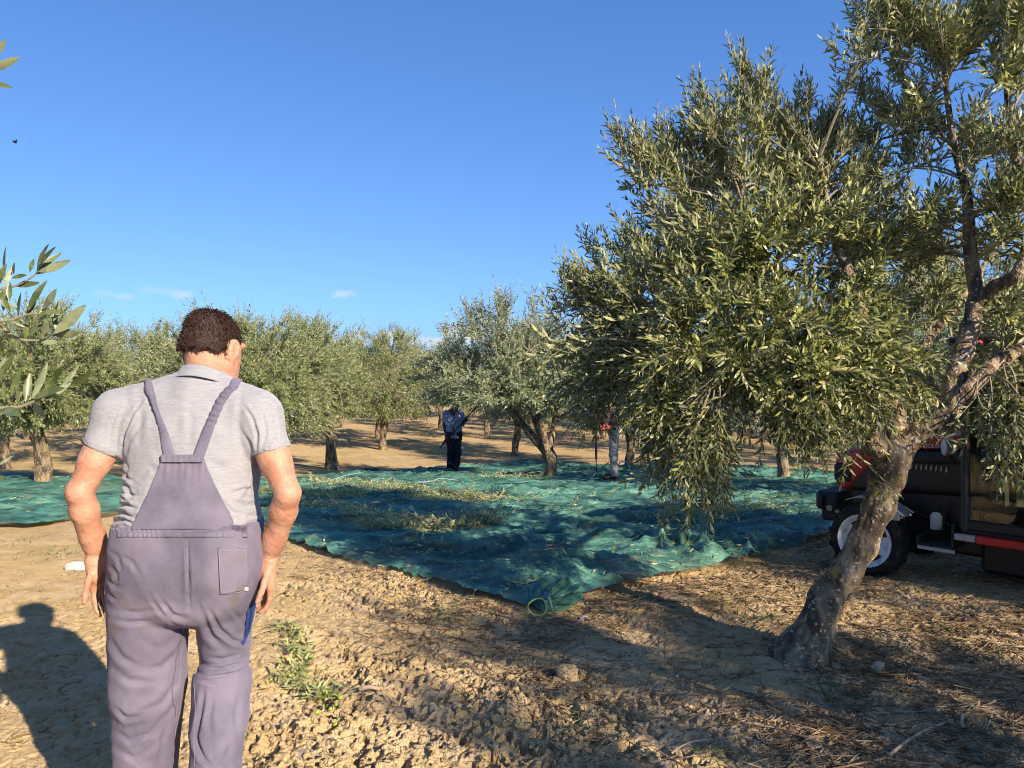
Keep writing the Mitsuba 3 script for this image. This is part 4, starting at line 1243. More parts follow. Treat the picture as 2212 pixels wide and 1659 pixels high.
def f_net(p, n, uv):
    a = fbm(p.x * 2.2, p.y * 7.0, p.z * 9, 4)
    b = noise(p.x * 120, p.y * 120, p.z * 120)
    col = mix((.022, .090, .078), (.115, .31, .235), smoothstep(.28, .72, a))
    col = mix(col, (.075, .27, .215), smoothstep(.6, .95, b) * .5)
    d = smoothstep(.55, .72, fbm(p.x * 5 + 3, p.y * 5, p.z * 5, 3)) * smoothstep(.35, .65, noise(p.x * 45, p.y * 45, p.z * 45))
    return mix(col, (.22, .19, .10), d * .45)


def f_net_open(p, n, uv):
    return .52 + .43 * smoothstep(.36, .60, fbm(p.x * 1.8 + 11, p.y * 4.2, p.z * 4, 4))


def f_net_h(p, n, uv):
    a = 1 - dr.abs(2 * fbm(p.x * 5, p.y * 15, p.z * 15, 3) - 1)
    return .020 * a * a + .006 * noise(p.x * 40, p.y * 60, p.z * 60)


bsdf('green_net', {'type': 'mask', 'opacity': proc(f_net_open), 'b': {'type': 'bumpmap', 'b': both(pbr(proc(f_net), .5, .5)), 't': proc(f_net_h, 4e-3), 'scale': 1.0}})
NET_PX = {
    'front': [(330, 1122), (400, 1125), (560, 1140), (640, 1176), (720, 1212), (820, 1241), (905, 1262), (985, 1281), (1080, 1312), (1150, 1330), (1190, 1336), (1240, 1308), (1310, 1290), (1370, 1275), (1420, 1263), (1530, 1237), (1620, 1214), (1700, 1192),
              (1800, 1166), (1880, 1150), (1900, 1100), (1750, 1100), (1400, 1110), (1150, 1100), (900, 1085), (700, 1065), (560, 1052), (300, 1048)],
    'rear': [(540, 1072), (700, 1092), (860, 1126), (930, 1131), (1000, 1141), (1140, 1158), (1260, 1176), (1340, 1181), (1420, 1152), (1500, 1143), (1650, 1137), (1790, 1120), (1980, 1108), (2040, 1060), (1800, 1029), (1500, 1013), (1400, 1014), (1250, 1006), (1125, 1000), (1085, 1009), (900, 1021),
             (760, 1030), (650, 1040), (540, 1046)],
    'left': [(-420, 1165), (-200, 1150), (0, 1143), (60, 1141), (140, 1131), (200, 1122), (250, 1120), (380, 1122), (420, 1085), (380, 1050), (200, 1040), (0, 1034), (-300, 1030), (-420, 1060)],
}


def net_sheet(px, step, lift, seed, pleats=None, rim=.05, foldamp=1.0, dirn=(1, 0)):
    pts = np.array([gp(x, y)[:2] for x, y in px])
    # a ragged outline
    s = np.r_[0, np.cumsum(np.linalg.norm(np.diff(np.vstack([pts, pts[:1]]), axis=0), axis=1))]
    m = int(s[-1] / .12)
    t = np.linspace(0, s[-1], m, endpoint=False)
    ol = np.stack([np.interp(t, s, np.r_[pts[:, k], pts[0, k]]) for k in (0, 1)], 1)
    q = np.stack([ol[:, 0] * 2.5, ol[:, 1] * 2.5, 0 * t], 1)
    ol += np.stack([meshkit.fbm(q, 3, seed) - .5, meshkit.fbm(q, 3, seed + 9) - .5], 1) * .22 * np.clip(ol[:, 1:] / 9, .35, 1.4)
    poly = shapely.Polygon(ol).buffer(0)
    if poly.geom_type != 'Polygon': poly = max(poly.geoms, key=lambda g: g.area)
    x0, y0, x1, y1 = poly.bounds
    xs, ys = np.arange(x0, x1 + step, step), np.arange(y0, y1 + step, step)
    X, Y = np.meshgrid(xs, ys, indexing='ij')
    cx, cy = X[:-1, :-1] + step / 2, Y[:-1, :-1] + step / 2
    ins = shapely.contains_xy(poly, cx.ravel(), cy.ravel()).reshape(cx.shape)
    cells = np.argwhere(ins)
    ny = len(ys)
    quads = np.stack([cells[:, 0] * ny + cells[:, 1], (cells[:, 0] + 1) * ny + cells[:, 1], (cells[:, 0] + 1) * ny + cells[:, 1] + 1, cells[:, 0] * ny + cells[:, 1] + 1], 1)
    usedv, inv = np.unique(quads, return_inverse=True)
    quads = inv.reshape(quads.shape)
    x, y = X.ravel()[usedv], Y.ravel()[usedv]
    cnt = np.bincount(quads.ravel(), minlength=len(x))
    edge = cnt < 4
    ext = shapely.LineString(poly.exterior.coords)
    P = shapely.points(x[edge], y[edge])
    near_ = shapely.line_interpolate_point(ext, shapely.line_locate_point(ext, P))
    x[edge], y[edge] = shapely.get_x(near_), shapely.get_y(near_)
    dist = shapely.distance(ext, shapely.points(x, y))
    c, s_ = dirn
    u, w = x * c + y * s_, -x * s_ + y * c
    p = np.stack([u * .55, w * 1.9, 0 * x], 1)
    wp = np.stack([u, w, 0 * x], 1)
    ww = .35 * (meshkit.fbm(wp * .8, 2, seed + 2) - .5)
    r1 = 1 - np.abs(2 * meshkit.noise(np.stack([u * .5, (w + ww) * 2.2, 0 * x], 1), seed + 3) - 1)
    r2 = 1 - np.abs(2 * meshkit.noise(np.stack([u * 1.3 + 5, (w + ww) * 5.5, 0 * x], 1), seed + 4) - 1)
    r3 = meshkit.fbm(wp * 6, 3, seed + 5)
    r4 = 1 - np.abs(2 * meshkit.noise(np.stack([u * 3.1 + 9, (w + ww) * 10, 0 * x], 1), seed + 8) - 1)
    h = .065 * r1 ** 4 + .05 * r2 ** 4 + .022 * r4 ** 2 + .022 * r3
    h *= foldamp * (.55 + .9 * meshkit.fbm(wp * .7, 2, seed + 6))
    h *= np.clip(dist / .3, .45, 1)
    h = h + rim * np.exp(-((dist - .10) / .075) ** 2) * (.3 + 1.1 * meshkit.fbm(wp * 2.5, 2, seed + 7)) - .012 * np.exp(-(dist / .03) ** 2)
    if pleats is not None:
        for (a, b, wd, amp, freq) in pleats:
            a, b = gp(*a)[:2], gp(*b)[:2]
            ab = b - a; L = np.linalg.norm(ab)
            t = ((x - a[0]) * ab[0] + (y - a[1]) * ab[1]) / L ** 2
            off = ((x - a[0]) * ab[1] - (y - a[1]) * ab[0]) / L
            m = np.exp(-(off / wd) ** 2) * np.clip(np.minimum(t, 1 - t) * 6, 0, 1)
            h = h + m * amp * (.35 + 1.2 * meshkit.noise(wp * 2.6, 6)) * (1 - np.abs(np.sin(t * freq + off * 3.5 + 5 * meshkit.noise(wp * 1.7, 4)))) ** 1.15
    z = ground0(x, y) + .35 * lumps(x, y) + lift + h
    z = np.maximum(z, ground(x, y) + .012)
    return np.stack([x, y, z], 1), quads


net_obj = {}
nets_def = [('front', 'wide green harvest net in the middle with a gathered corner pointing at the camera', dict(step=.026, lift=.03, seed=3, dirn=(.96, .28), pleats=[((1380, 1250), (1860, 1140), .26, .06, 24.0), ((1370, 1200), (1660, 1190), .40, .14, 17.0), ((1215, 1312), (1640, 1196), .13, .13, 0.0), ((1340, 1205), (1620, 1165), .10, .07, 0.0), ((700, 1190), (1080, 1280), .10, .05, 0.0), ((1000, 1272), (1330, 1290), .2, .04, 22.0)], rim=.026, foldamp=1.35)),
            ('rear', 'green harvest net further back, under the two stemmed tree and the workers', dict(step=.036, lift=.045, seed=5, dirn=(.99, .1), rim=.03, foldamp=1.3, pleats=[((560, 1072), (900, 1128), .3, .05, 9.0)])),
            ('left', 'green harvest net spread round the trunk at the left edge', dict(step=.045, lift=.03, seed=9, dirn=(1, .05), rim=.05, foldamp=1.1))]
for nm, lab, kw in nets_def:
    k = thing('harvest_net', lab, 'net')
    v, f = net_sheet(NET_PX[nm], **kw)
    net_obj[nm] = (v, f)
    scene[k] = mikit.ply((v, f), 'green_net', True)
_nt = cKDTree(np.vstack([v[:, :2] for v, f in net_obj.values()]))
_nz = np.concatenate([v[:, 2] for v, f in net_obj.values()])


def surf(x, y):
    """The top of whatever lies there: net or soil."""
    x, y = np.atleast_1d(x).astype(float), np.atleast_1d(y).astype(float)
    d, i = _nt.query(np.stack([x, y], 1), k=4)
    z = np.where(d < .05, _nz[i], -99).max(1)
    return np.maximum(z, ground(x, y))


# the gathered corner with its cord loop
cA = gp(1186, 1330)
bsdf('pale_green_cord', pbr((.33, .50, .22), .6, .4))
bsdf('blue_cord', pbr((.05, .12, .45), .6, .4))
k = thing('net_cord', 'pale green cord looped at the gathered corner of the front net', 'cord')
lp = np.array([gp(1150, 1318)[:2]])
a0 = at(1160, 1308, cA[1] - .05)
ring = [a0 + np.array([math.cos(t) * .062, -.03 + .02 * math.sin(t * 2), math.sin(t) * .055 + .0]) for t in np.linspace(.4, 6.6, 30)]
tail = [at(1185, 1290, cA[1] - .03), at(1192, 1312, cA[1] - .07), at(1196, 1330, cA[1] - .10), at(1180, 1337, cA[1] - .12)]
scene[k] = mikit.ply(tube(np.vstack([ring, spline([ring[-1]] + tail, 16)]), .0062, 6), 'pale_green_cord', True)
k = thing('net_cord', 'short blue cord tying the gathered corner of the front net', 'cord')
scene[k] = mikit.ply(tube(spline([at(1172, 1285, cA[1] + .02), at(1178, 1280, cA[1] - .03), at(1182, 1292, cA[1] - .05), at(1179, 1305, cA[1] - .05)], 14), .007, 6), 'blue_cord', True)
# crumpled bunch of net at that corner
rs = np.random.RandomState(31)
u, w = np.meshgrid(np.linspace(0, 2 * np.pi, 90), np.linspace(0, 1, 26), indexing='ij')
rr = .15 * np.sin(np.pi * (.12 + .8 * w)) * (1 + .22 * np.cos(9 * u + 3 * w) + .12 * np.cos(17 * u - 4 * w) + .2 * (meshkit.fbm(np.stack([np.cos(u) * 2, np.sin(u) * 2, w * 3], -1), 3, 5) - .5))
c0 = gp(1196, 1318) + [0, .12, .055]
bx_, by_ = unit(np.array([.45, .85, 0])), unit(np.array([.85, -.45, 0]))
V = c0 + (w * .55 - .22)[..., None] * bx_ + (np.cos(u) * rr)[..., None] * by_ + (np.sin(u) * rr * .62)[..., None] * np.array([0, 0, 1.0])
nu, nw = u.shape
i, j = np.meshgrid(np.arange(nu - 1), np.arange(nw - 1), indexing='ij'); q = (i * nw + j).ravel()
put('harvest_net', 'gathered_corner', (V.reshape(-1, 3), np.vstack([np.stack([q, q + nw, q + nw + 1], 1), np.stack([q, q + nw + 1, q + 1], 1)])), 'green_net', True, label='crumpled corner bunch of the front net')

# ------------------------------------------------------------------ hoses
bsdf('pale_blue_hose', pbr((.26, .38, .46), .35, .5))
bsdf('teal_hose', pbr((.10, .26, .27), .4, .5))


def hose(label, px, mat, r=.011, lift=None, n=70):
    p = np.array([gp(x, y) for x, y in px])
    s = spline(p, n)
    z = surf(s[:, 0], s[:, 1]) + r + .01
    from scipy.ndimage import gaussian_filter1d
    s[:, 2] = gaussian_filter1d(z, 3)
    if lift is not None:
        s[:, 2] += np.interp(np.linspace(0, 1, n), np.linspace(0, 1, len(lift)), lift)
    k = thing('air_hose', label, 'hose')
    scene[k] = mikit.ply(tube(s, r, 6), mat, True)


hose('pale blue hose arching on the rear net left of the standing worker', [(690, 1062), (740, 1056), (780, 1053), (830, 1058), (880, 1064), (920, 1066)], 'pale_blue_hose', .008, [0, .10, .16, .12, .03, 0])
hose('pale hose ending in a small arch in front of the standing worker', [(900, 1066), (950, 1062), (985, 1060), (1000, 1066)], 'pale_blue_hose', .008, [0, .1, .08, 0])
hose('dark teal hose winding along the rear net in front of the two stemmed tree', [(1000, 1075), (1060, 1072), (1120, 1076), (1180, 1066), (1240, 1056), (1300, 1052)], 'teal_hose', .011, [.02, .02, .02, .02])

# ------------------------------------------------------------------ cut leaves and twigs lying about
rs = np.random.RandomState(41)


def scatter_leaves(px, spread, n, up=.25, pile=.0, L=.055):
    """Loose leaves and sprigs heaped round pixels."""
    c = np.array([gp(*q)[:2] for q in px])
    i = rs.randint(len(c), size=n)
    u = rs.rand(n, 1)
    nxt = c[np.minimum(i + 1, len(c) - 1)]
    xy = c[i] * (1 - u) + nxt * u + rs.normal(0, 1, (n, 2)) * np.asarray(spread)
    z = surf(xy[:, 0], xy[:, 1]) + rs.rand(n) ** 1.5 * pile + .006
    D = rs.normal(0, 1, (n, 3)); D[:, 2] = np.abs(D[:, 2]) * up
    N = rs.normal(0, .45, (n, 3)) + [0, 0, 1]
    return np.stack([xy[:, 0], xy[:, 1], z], 1), D, N, L * rs.uniform(.6, 1.3, n), L * rs.uniform(.14, .26, n)


def heap(label, px, spread, n, pile, mat='leaf_cut', sprigs=0, detail=2):
    k = thing('leaf_heap', label, 'leaf heap')
    lv = scatter_leaves(px, spread, n, .3 if pile < .09 else .5, pile)
    if sprigs:
        O, D, N, L, W = scatter_leaves(px, spread, sprigs, .35, pile)
        st, l2 = shoots(O, D, rs.uniform(.12, .3, sprigs), rs.normal(0, .4, (sprigs, 3)), rs, .055, .028)
        lv = [np.concatenate(x) for x in zip(lv, l2)]
        put(k, 'twigs', st, 'twig_bark', kind='stuff')
    put(k, 'leaves', leaf_mesh(*lv, detail=detail), mat, kind='stuff')


heap('dark heap of cut olive sprigs on the front net right of the man', [(800, 1165), (850, 1160), (940, 1166), (1000, 1160), (1055, 1155)], (.10, .12), 1700, .11, sprigs=90)
heap('heap of cut olive sprigs nearer the man, trailing towards the dark heap', [(640, 1118), (700, 1122), (760, 1130), (820, 1150)], (.16, .14), 900, .06, sprigs=40)
heap('long pale windrow of cut leaves along the rear net in the sun', [(700, 1066), (780, 1072), (860, 1082), (930, 1094), (1000, 1104)], (.42, .27), 9000, .045, sprigs=80)
heap('second pale windrow of cut leaves left of the long one', [(560, 1078), (640, 1084), (720, 1090), (790, 1092)], (.34, .16), 3600, .04, sprigs=40)
heap('heap of cut leaves under the drooping boughs of the large tree', [(1400, 1140), (1470, 1136), (1500, 1142), (1560, 1125), (1640, 1130)], (.24, .2), 2200, .05, sprigs=40)
heap('small pale heap of cut leaves in front of the two stemmed tree', [(1075, 1047), (1100, 1050), (1130, 1047)], (.25, .22), 420, .06, sprigs=10)
k = thing('olive_sprig', 'pale dry olive sprig lying alone on the front net', 'sprig')
O = np.array([gp(1180, 1222)]); O[:, 2] = surf(O[:, 0], O[:, 1]) + .03
st, l2 = shoots(O, np.array([[.9, .35, .05]]), np.array([.26]), np.array([[.1, .2, -.1]]), rs, .06, .026)
put(k, 'stem', st, 'twig_bark'); put(k, 'leaves', leaf_mesh(*l2, detail=2), 'leaf_cut', kind='stuff')
n = 5200
X0 = []
for nm, m in (('front', 5200), ('rear', 5200), ('left', 900)):
    v = net_obj[nm][0]
    w = meshkit.fbm(v * [1.2, 1.2, 0], 3, 17) ** 4
    X0.append(v[rs.choice(len(v), m, p=w / w.sum())])
X0 = np.vstack(X0) + [0, 0, .008]
D = rs.normal(0, 1, X0.shape); D[:, 2] = np.abs(D[:, 2]) * .2
labels['leaf_litter'] = {'kind': 'stuff', 'label': 'loose olive leaves and olives scattered over the nets', 'category': 'leaf litter'}
scene['leaf_litter'] = mikit.ply(leaf_mesh(X0, D, rs.normal(0, .4, X0.shape) + [0, 0, 1], rs.uniform(.04, .085, len(X0)), rs.uniform(.009, .017, len(X0)), detail=2), 'leaf_cut')

# ------------------------------------------------------------------ clods, straw, weeds, stones
rs = np.random.RandomState(43)
ico = trimesh.creation.icosphere(subdivisions=2)
iv, if_ = vf(ico)


def chunks(P, size, jag=.35, flat=.75):
    n = len(P)
    sh_ = rs.uniform(0, 99, (n, 1, 3))
    d = iv[None] * (1 + 2 * jag * (meshkit.fbm((iv[None] * 1.6 + sh_), 2, 3)[..., None] - .5) + rs.uniform(-.10, .10, (n, len(iv), 1)))
    q = rs.normal(0, 1, (n, 3, 3)); q = np.linalg.qr(q)[0]
    d = np.einsum('nij,nkj->nki', q, d * rs.uniform(.65, 1.2, (n, 1, 3)))
    d[..., 2] *= flat
    return (P[:, None] + d * size[:, None, None]).reshape(-1, 3), (if_[None] + (np.arange(n) * len(iv))[:, None, None]).reshape(-1, 3)


def on_soil(n, lo, hi, weight=None, over=4):
    xy = rs.uniform(lo, hi, (n * over, 2))
    keep = np.abs(xy[:, 0]) < .70 * xy[:, 1] + .4
    xy = xy[keep]
    w = np.ones(len(xy)) / (1 + (xy[:, 1] / 4) ** 2)
    if weight is not None: w = w * weight(xy[:, 0], xy[:, 1])
    d, _ = _nt.query(xy)
    w = w * (d > .06)
    return xy[rs.choice(len(xy), n, p=w / w.sum())]


def wr_(x, y):
    return .04 + sum(1.6 * np.exp(-((x - c[0]) ** 2 + (y - c[1]) ** 2) / (r * .9) ** 2) for c, r in ROUGH) + .35 * (meshkit.fbm(np.stack([x, y, 0 * x], -1) * 1.6, 2, 30) > .58)


xy = on_soil(5200, [-4.5, 2.5], [5, 7.5], wr_)
s = .003 + .014 * rs.rand(len(xy)) ** 3
labels['soil_clods'] = {'kind': 'stuff', 'label': 'loose crumbs and clods of dry soil', 'category': 'clods'}
scene['soil_clods'] = mikit.ply(chunks(np.stack([xy[:, 0], xy[:, 1], ground(xy[:, 0], xy[:, 1]) + s * .25], 1), s, .55), 'soil', False)


def f_straw(p, n, uv):
    r = cell_rand(p.x * 19, p.y * 19, 1.0)
    return mix((.16, .11, .06), (.46, .36, .22), r * r)


bsdf('straw', both(pbr(proc(f_straw), .7, .3)))


def straw(n, lo, hi, weight, L=(.05, .24), r=(.0013, .0038)):
    xy = on_soil(n, lo, hi, weight)
    a = rs.uniform(0, 6.28, n) * .55 + .3
    L = rs.uniform(*L, n) * rs.uniform(.5, 1, n)
    t = np.linspace(-.5, .5, 4)
    bend = rs.normal(0, .12, n)
    x = xy[:, :1] + np.cos(a + 0)[:, None] * t * L[:, None] - np.sin(a)[:, None] * (t ** 2) * (bend * L)[:, None]
    y = xy[:, 1:] + np.sin(a)[:, None] * t * L[:, None] + np.cos(a)[:, None] * (t ** 2) * (bend * L)[:, None]
    z = ground(x, y)
    z = np.maximum(z, z.mean(1, keepdims=True) + rs.normal(0, .010, (n, 1)) + t[None] * rs.normal(0, .12, (n, 1)) * L[:, None]) + .003
    R = rs.uniform(*r, n)[:, None] * np.array([.7, 1, 1, .6])
    return strips(np.stack([x, y, z], -1), R, 4)


w_str = lambda x, y: np.clip((x * .77 + y * .64 - 2.1) / .9, .02, 1) * (.2 + 2.0 * np.clip(meshkit.fbm(np.stack([x, y, 0 * x], -1) * 1.5, 3, 33) - .42, 0, 1) * 3)
labels['straw_litter'] = {'kind': 'stuff', 'label': 'dry straw and broken twigs strewn over the soil', 'category': 'straw'}
scene['straw_litter'] = mikit.ply(cat([straw(9000, [-2.5, 2.6], [5.2, 8.0], w_str), straw(900, [-1, 2.6], [5.2, 6.0], w_str, (.15, .42), (.0022, .0052))]), 'straw', True)
bsdf('dry_leaf', {'type': 'twosided', 'a': pbr(proc(f_straw), .8, .2)})
xy = on_soil(5200, [-4.5, 2.6], [5.2, 9.0])
O = np.stack([xy[:, 0], xy[:, 1], ground(xy[:, 0], xy[:, 1]) + .004], 1)
D = rs.normal(0, 1, O.shape); D[:, 2] *= .22
labels['dry_leaf_litter'] = {'kind': 'stuff', 'label': 'small dry leaves and bits of chaff scattered on the soil', 'category': 'leaf litter'}
scene['dry_leaf_litter'] = mikit.ply(leaf_mesh(O, D, rs.normal(0, .5, O.shape) + [0, 0, 1], rs.uniform(.015, .055, len(O)), rs.uniform(.004, .011, len(O)), detail=2, curl=.35), 'dry_leaf')
bsdf('weed_green', {'type': 'twosided', 'a': pbr((.10, .15, .05), .6, .3)})
cl = [gp(*q) for q in [(660, 1150), (760, 1155), (955, 1330), (985, 1340), (880, 1255), (905, 1240), (1560, 1300), (1590, 1330), (1620, 1335), (1420, 1440), (1300, 1480), (1800, 1500), (1900, 1450), (2050, 1370), (2120, 1420), (1240, 1590), (1340, 1560), (110, 1200), (150, 1190), (60, 1170), (1560, 1640), (1000, 1300), (1700, 1290)]]
ci = rs.randint(len(cl), size=1500)
g_xy = np.array(cl)[ci, :2] + rs.normal(0, .10, (1500, 2)) * np.clip(np.array(cl)[ci, 1:2] / 5, .7, 1.5)
O = np.stack([g_xy[:, 0], g_xy[:, 1], ground(g_xy[:, 0], g_xy[:, 1])], 1)
D = rs.normal(0, .8, O.shape); D[:, 2] = np.abs(D[:, 2]) * .6 + .35
labels['grass'] = {'kind': 'stuff', 'label': 'small tufts of green weeds sprouting from the soil', 'category': 'grass'}
scene['grass'] = mikit.ply(leaf_mesh(O, D, rs.normal(0, 1, O.shape) + [0, 0, .6], rs.uniform(.02, .065, 1500), rs.uniform(.003, .007, 1500), detail=2, curl=.4), 'weed_green')


def f_stone(p, n, uv):
    return mix((.50, .46, .40), (.72, .69, .63), fbm(p.x * 30, p.y * 30, p.z * 30, 3))


bsdf('pale_stone', pbr(proc(f_stone), .85, .2))


def f_stone2(p, n, uv):
    return mix((.30, .25, .18), (.47, .40, .30), fbm(p.x * 25, p.y * 25, p.z * 60, 3))


bsdf('tan_stone', pbr(proc(f_stone2), .9, .2))
ico3 = trimesh.creation.icosphere(subdivisions=3)


def stone(label, px, size, mat, seed, rot=0.0):
    k = thing('stone', label, 'stone')
    c = gp(*px); c[2] = float(ground(c[0], c[1])) + size[2] * .35
    v = np.array(ico3.vertices)
    v = v * (1 + 1.0 * (meshkit.fbm(v * 1.4 + seed, 4, seed) - .5))[:, None]
    v = np.sign(v) * np.abs(v) ** .85 * size
    cr, sr = math.cos(rot), math.sin(rot)
    v = v @ np.array([[cr, sr, 0], [-sr, cr, 0], [0, 0, 1]])
    scene[k] = mikit.ply((v + c, np.array(ico3.faces)), mat, True)


stone('white stone on the soil beside the hand of the man in overalls', (166, 1228), (.085, .06, .05), 'pale_stone', 1)
stone('flat tan stone half sunk in the soil at the bottom edge', (650, 1642), (.085, .05, .035), 'tan_stone', 2, .4)
stone('pale stone on the straw right of the leaning trunk', (1897, 1450), (.045, .035, .032), 'tan_stone', 3, .8)
stone('small pale pebble in the middle of the bare soil', (1238, 1545), (.016, .014, .012), 'pale_stone', 4)
stone('small tan stone below the gathered net corner', (1262, 1338), (.028, .02, .018), 'pale_stone', 5)
stone('small flat stone at the net edge beside the man in overalls', (692, 1198), (.045, .03, .018), 'tan_stone', 6)
stone('rough clod of soil standing up in the middle foreground', (1226, 1478), (.06, .045, .045), 'soil', 7)
bsdf('stick', pbr((.42, .34, .24), .8, .2))


def stick(label, a, b, r, bend=.03):
    k = thing('dry_stick', label, 'stick')
    p, q = gp(*a), gp(*b)
    m = (p + q) / 2 + [0, bend, 0]
    s = spline([p, m, q], 12)
    z = ground(s[:, 0], s[:, 1])
    s[:, 2] = np.maximum(np.linspace(z[0], z[-1], 12) + .012, z.mean() + .004) + r + .01 * np.sin(np.linspace(0, 6, 12))
    scene[k] = mikit.ply(tube(s, np.linspace(r, r * .6, 12), 7, wobble=.12), 'stick', True)


stick('long dry stick lying across the straw at the bottom right', (1920, 1655), (2150, 1530), .007)
stick('dry stick standing up from the straw near the long stick', (2080, 1590), (2100, 1545), .006)
stick('dry twig beside the foot of the leaning trunk', (1660, 1408), (1740, 1425), .006)
stick('pale broken twig on bare soil in the middle', (1235, 1425), (1330, 1412), .005)
stick('dry split stick on the bare soil right of the spilled olives', (776, 1503), (850, 1499), .012, .0)
stick('pale twig on the shaded soil near the bottom edge', (1450, 1655), (1600, 1610), .004)

# ------------------------------------------------------------------ spilled olives


def f_olive(p, n, uv):
    return mix((.22, .33, .035), (.36, .44, .09), noise(p.x * 90, p.y * 90, p.z * 90))


bsdf('green_olive', pbr(proc(f_olive), .32, .5))
bsdf('dark_olive', pbr((.035, .014, .035), .3, .5))
line = np.array([(612, 1365), (640, 1400), (652, 1430), (640, 1465), (625, 1470), (672, 1500), (705, 1505), (722, 1540), (728, 1565)], float)
ico2 = trimesh.creation.icosphere(subdivisions=2)
ov_, of_ = vf(ico2)
done = []
tries = 0
while len(done) < 92 and tries < 4000:
    tries += 1
    t = rs.rand() ** .75 * (len(line) - 1); i = min(int(t), len(line) - 2)
    q = line[i] + (line[i + 1] - line[i]) * (t - i) + rs.normal(0, 1, 2) * np.array([15, 9])
    c = gp(*q)
    if any((c[0] - d[0]) ** 2 + (c[1] - d[1]) ** 2 < .017 ** 2 for d in done):
        continue
    done.append(c)
    dark = rs.rand() < .16
    r = rs.uniform(.0085, .0115)
    c[2] = float(ground(c[0], c[1])) + r * .8 + .012 * rs.rand()
    ax_ = unit(rs.normal(0, 1, 3) * [1, 1, .3])
    v = ov_ * r; v = v + np.outer(v @ ax_, ax_) * .28
    k = thing('olive', 'dark purple olive among the spilled green ones' if dark else 'green olive in the trail spilled on the soil beside the man', 'olive', 'spilled dark olives' if dark else 'spilled green olives')
    scene[k] = mikit.ply((v + c, of_), 'dark_olive' if dark else 'green_olive', True)
k = thing('leaf_heap', 'trail of cut olive leaves on the soil with spilled olives in it', 'leaf heap')
lv = scatter_leaves([tuple(q) for q in line[:7]], (.035, .05), 900, .4, .035)
put(k, 'leaves', leaf_mesh(*lv, detail=3), 'leaf_cut', True, kind='stuff')
bsdf('yellow_leaf', both(pbr((.75, .42, .02), .5, .3)))
k = thing('fallen_leaf', 'bright yellow leaf beside the spilled olives', 'leaf')
c = gp(627, 1473); c[2] = float(ground(c[0], c[1])) + .012
scene[k] = mikit.ply(leaf_mesh(c[None], np.array([[.4, .3, .3]]), np.array([[-.2, -.7, .7]]), [.028], [.016], detail=3), 'yellow_leaf', True)
# ------------------------------------------------------------------ the tractor
es, ew = np.array([.687, -.727, 0]), np.array([.727, .687, 0])   # rearwards, and inwards from its near side
TO = np.array([2.76, 6.0, 0.0])
TM = np.eye(4); TM[:3, 0], TM[:3, 1], TM[:3, 3] = es, ew, TO
tz = float(ground0(2.9, 6.1)) - .01


def f_red(p, n, uv):
    d = smoothstep(.55, .75, fbm(p.x * 14, p.y * 14, p.z * 14, 3))
    return mix((.52, .020, .018), (.40, .07, .05), d * .6)


def f_tyre(p, n, uv):
    d = fbm(p.x * 16, p.y * 16, p.z * 16, 3)
    return mix((.014, .014, .014), (.07, .055, .04), smoothstep(.5, .8, d) * .6)


def f_rimc(p, n, uv):
    d = fbm(p.x * 20, p.y * 20, p.z * 20, 3)
    return mix((.74, .74, .74), (.42, .36, .28), smoothstep(.58, .8, d) * .6)


bsdf('red_paint', both(pbr(proc(f_red), .35, .5, clearcoat=.4, clearcoat_gloss=.7)))
bsdf('black_paint', both(pbr((.018, .018, .020), .38, .5)))
bsdf('black_plastic', both(pbr((.03, .03, .032), .6, .4)))
bsdf('tyre_rubber', both(pbr(proc(f_tyre), .85, .3)))
bsdf('white_rim', both(pbr(proc(f_rimc), .45, .5)))
bsdf('dusty_steel', both(pbr((.42, .41, .39), .5, .5, metallic=.3)))
bsdf('bolt_steel', both(pbr((.25, .25, .26), .4, .5, metallic=.7)))
bsdf('white_metal', both(pbr((.75, .76, .80), .4, .5)))
bsdf('pale_lettering', both(pbr((.62, .55, .62), .5, .4)))
bsdf('lamp_glass', both(pbr((.55, .56, .56), .15, .6)))
bsdf('amber_lens', both(pbr((.75, .16, .04), .2, .6)))
bsdf('cab_glass', {'type': 'thindielectric', 'int_ior': 1.5, 'ext_ior': 1.0, 'specular_transmittance': rgb(.14, .22, .19)})
bsdf('seat_vinyl', both(pbr((.03, .03, .03), .5, .4)))
tractor = thing('tractor', 'small red tractor with white wheel disc and dark cab behind the leaning tree', 'tractor')


def tp(parent, name, m, mat, smooth=False, label=None, **k):
    return put(parent, name, placed(m, TM), mat, smooth, label, **k)


def sections(st, n=4.5, m=40):
    """A body through stations (s, w0, w1, z0, z1) with rounded sections."""
    a = np.arange(m) * 2 * np.pi / m
    c, s_ = np.cos(a), np.sin(a)
    ux, uz = np.sign(c) * np.abs(c) ** (2 / n), np.sign(s_) * np.abs(s_) ** (2 / n)
    rows = [np.stack([np.full(m, s), (w0 + w1) / 2 + ux * (w1 - w0) / 2, (z0 + z1) / 2 + uz * (z1 - z0) / 2], 1) for s, w0, w1, z0, z1 in st]
    v = np.vstack(rows); k = len(st)
    i, j = np.meshgrid(np.arange(k - 1), np.arange(m), indexing='ij')
    p, q = (i * m + j).ravel(), (i * m + (j + 1) % m).ravel()
    f = np.vstack([np.stack([p, q + m, q], 1), np.stack([p, p + m, q + m], 1)])
    c0 = len(v)
    v = np.vstack([v, rows[0].mean(0, keepdims=True), rows[-1].mean(0, keepdims=True)])
    j = np.arange(m); j2 = (j + 1) % m
    return v, np.vstack([f, np.stack([j, j2, j * 0 + c0], 1), np.stack([(k - 1) * m + j2, (k - 1) * m + j, j * 0 + c0 + 1], 1)])


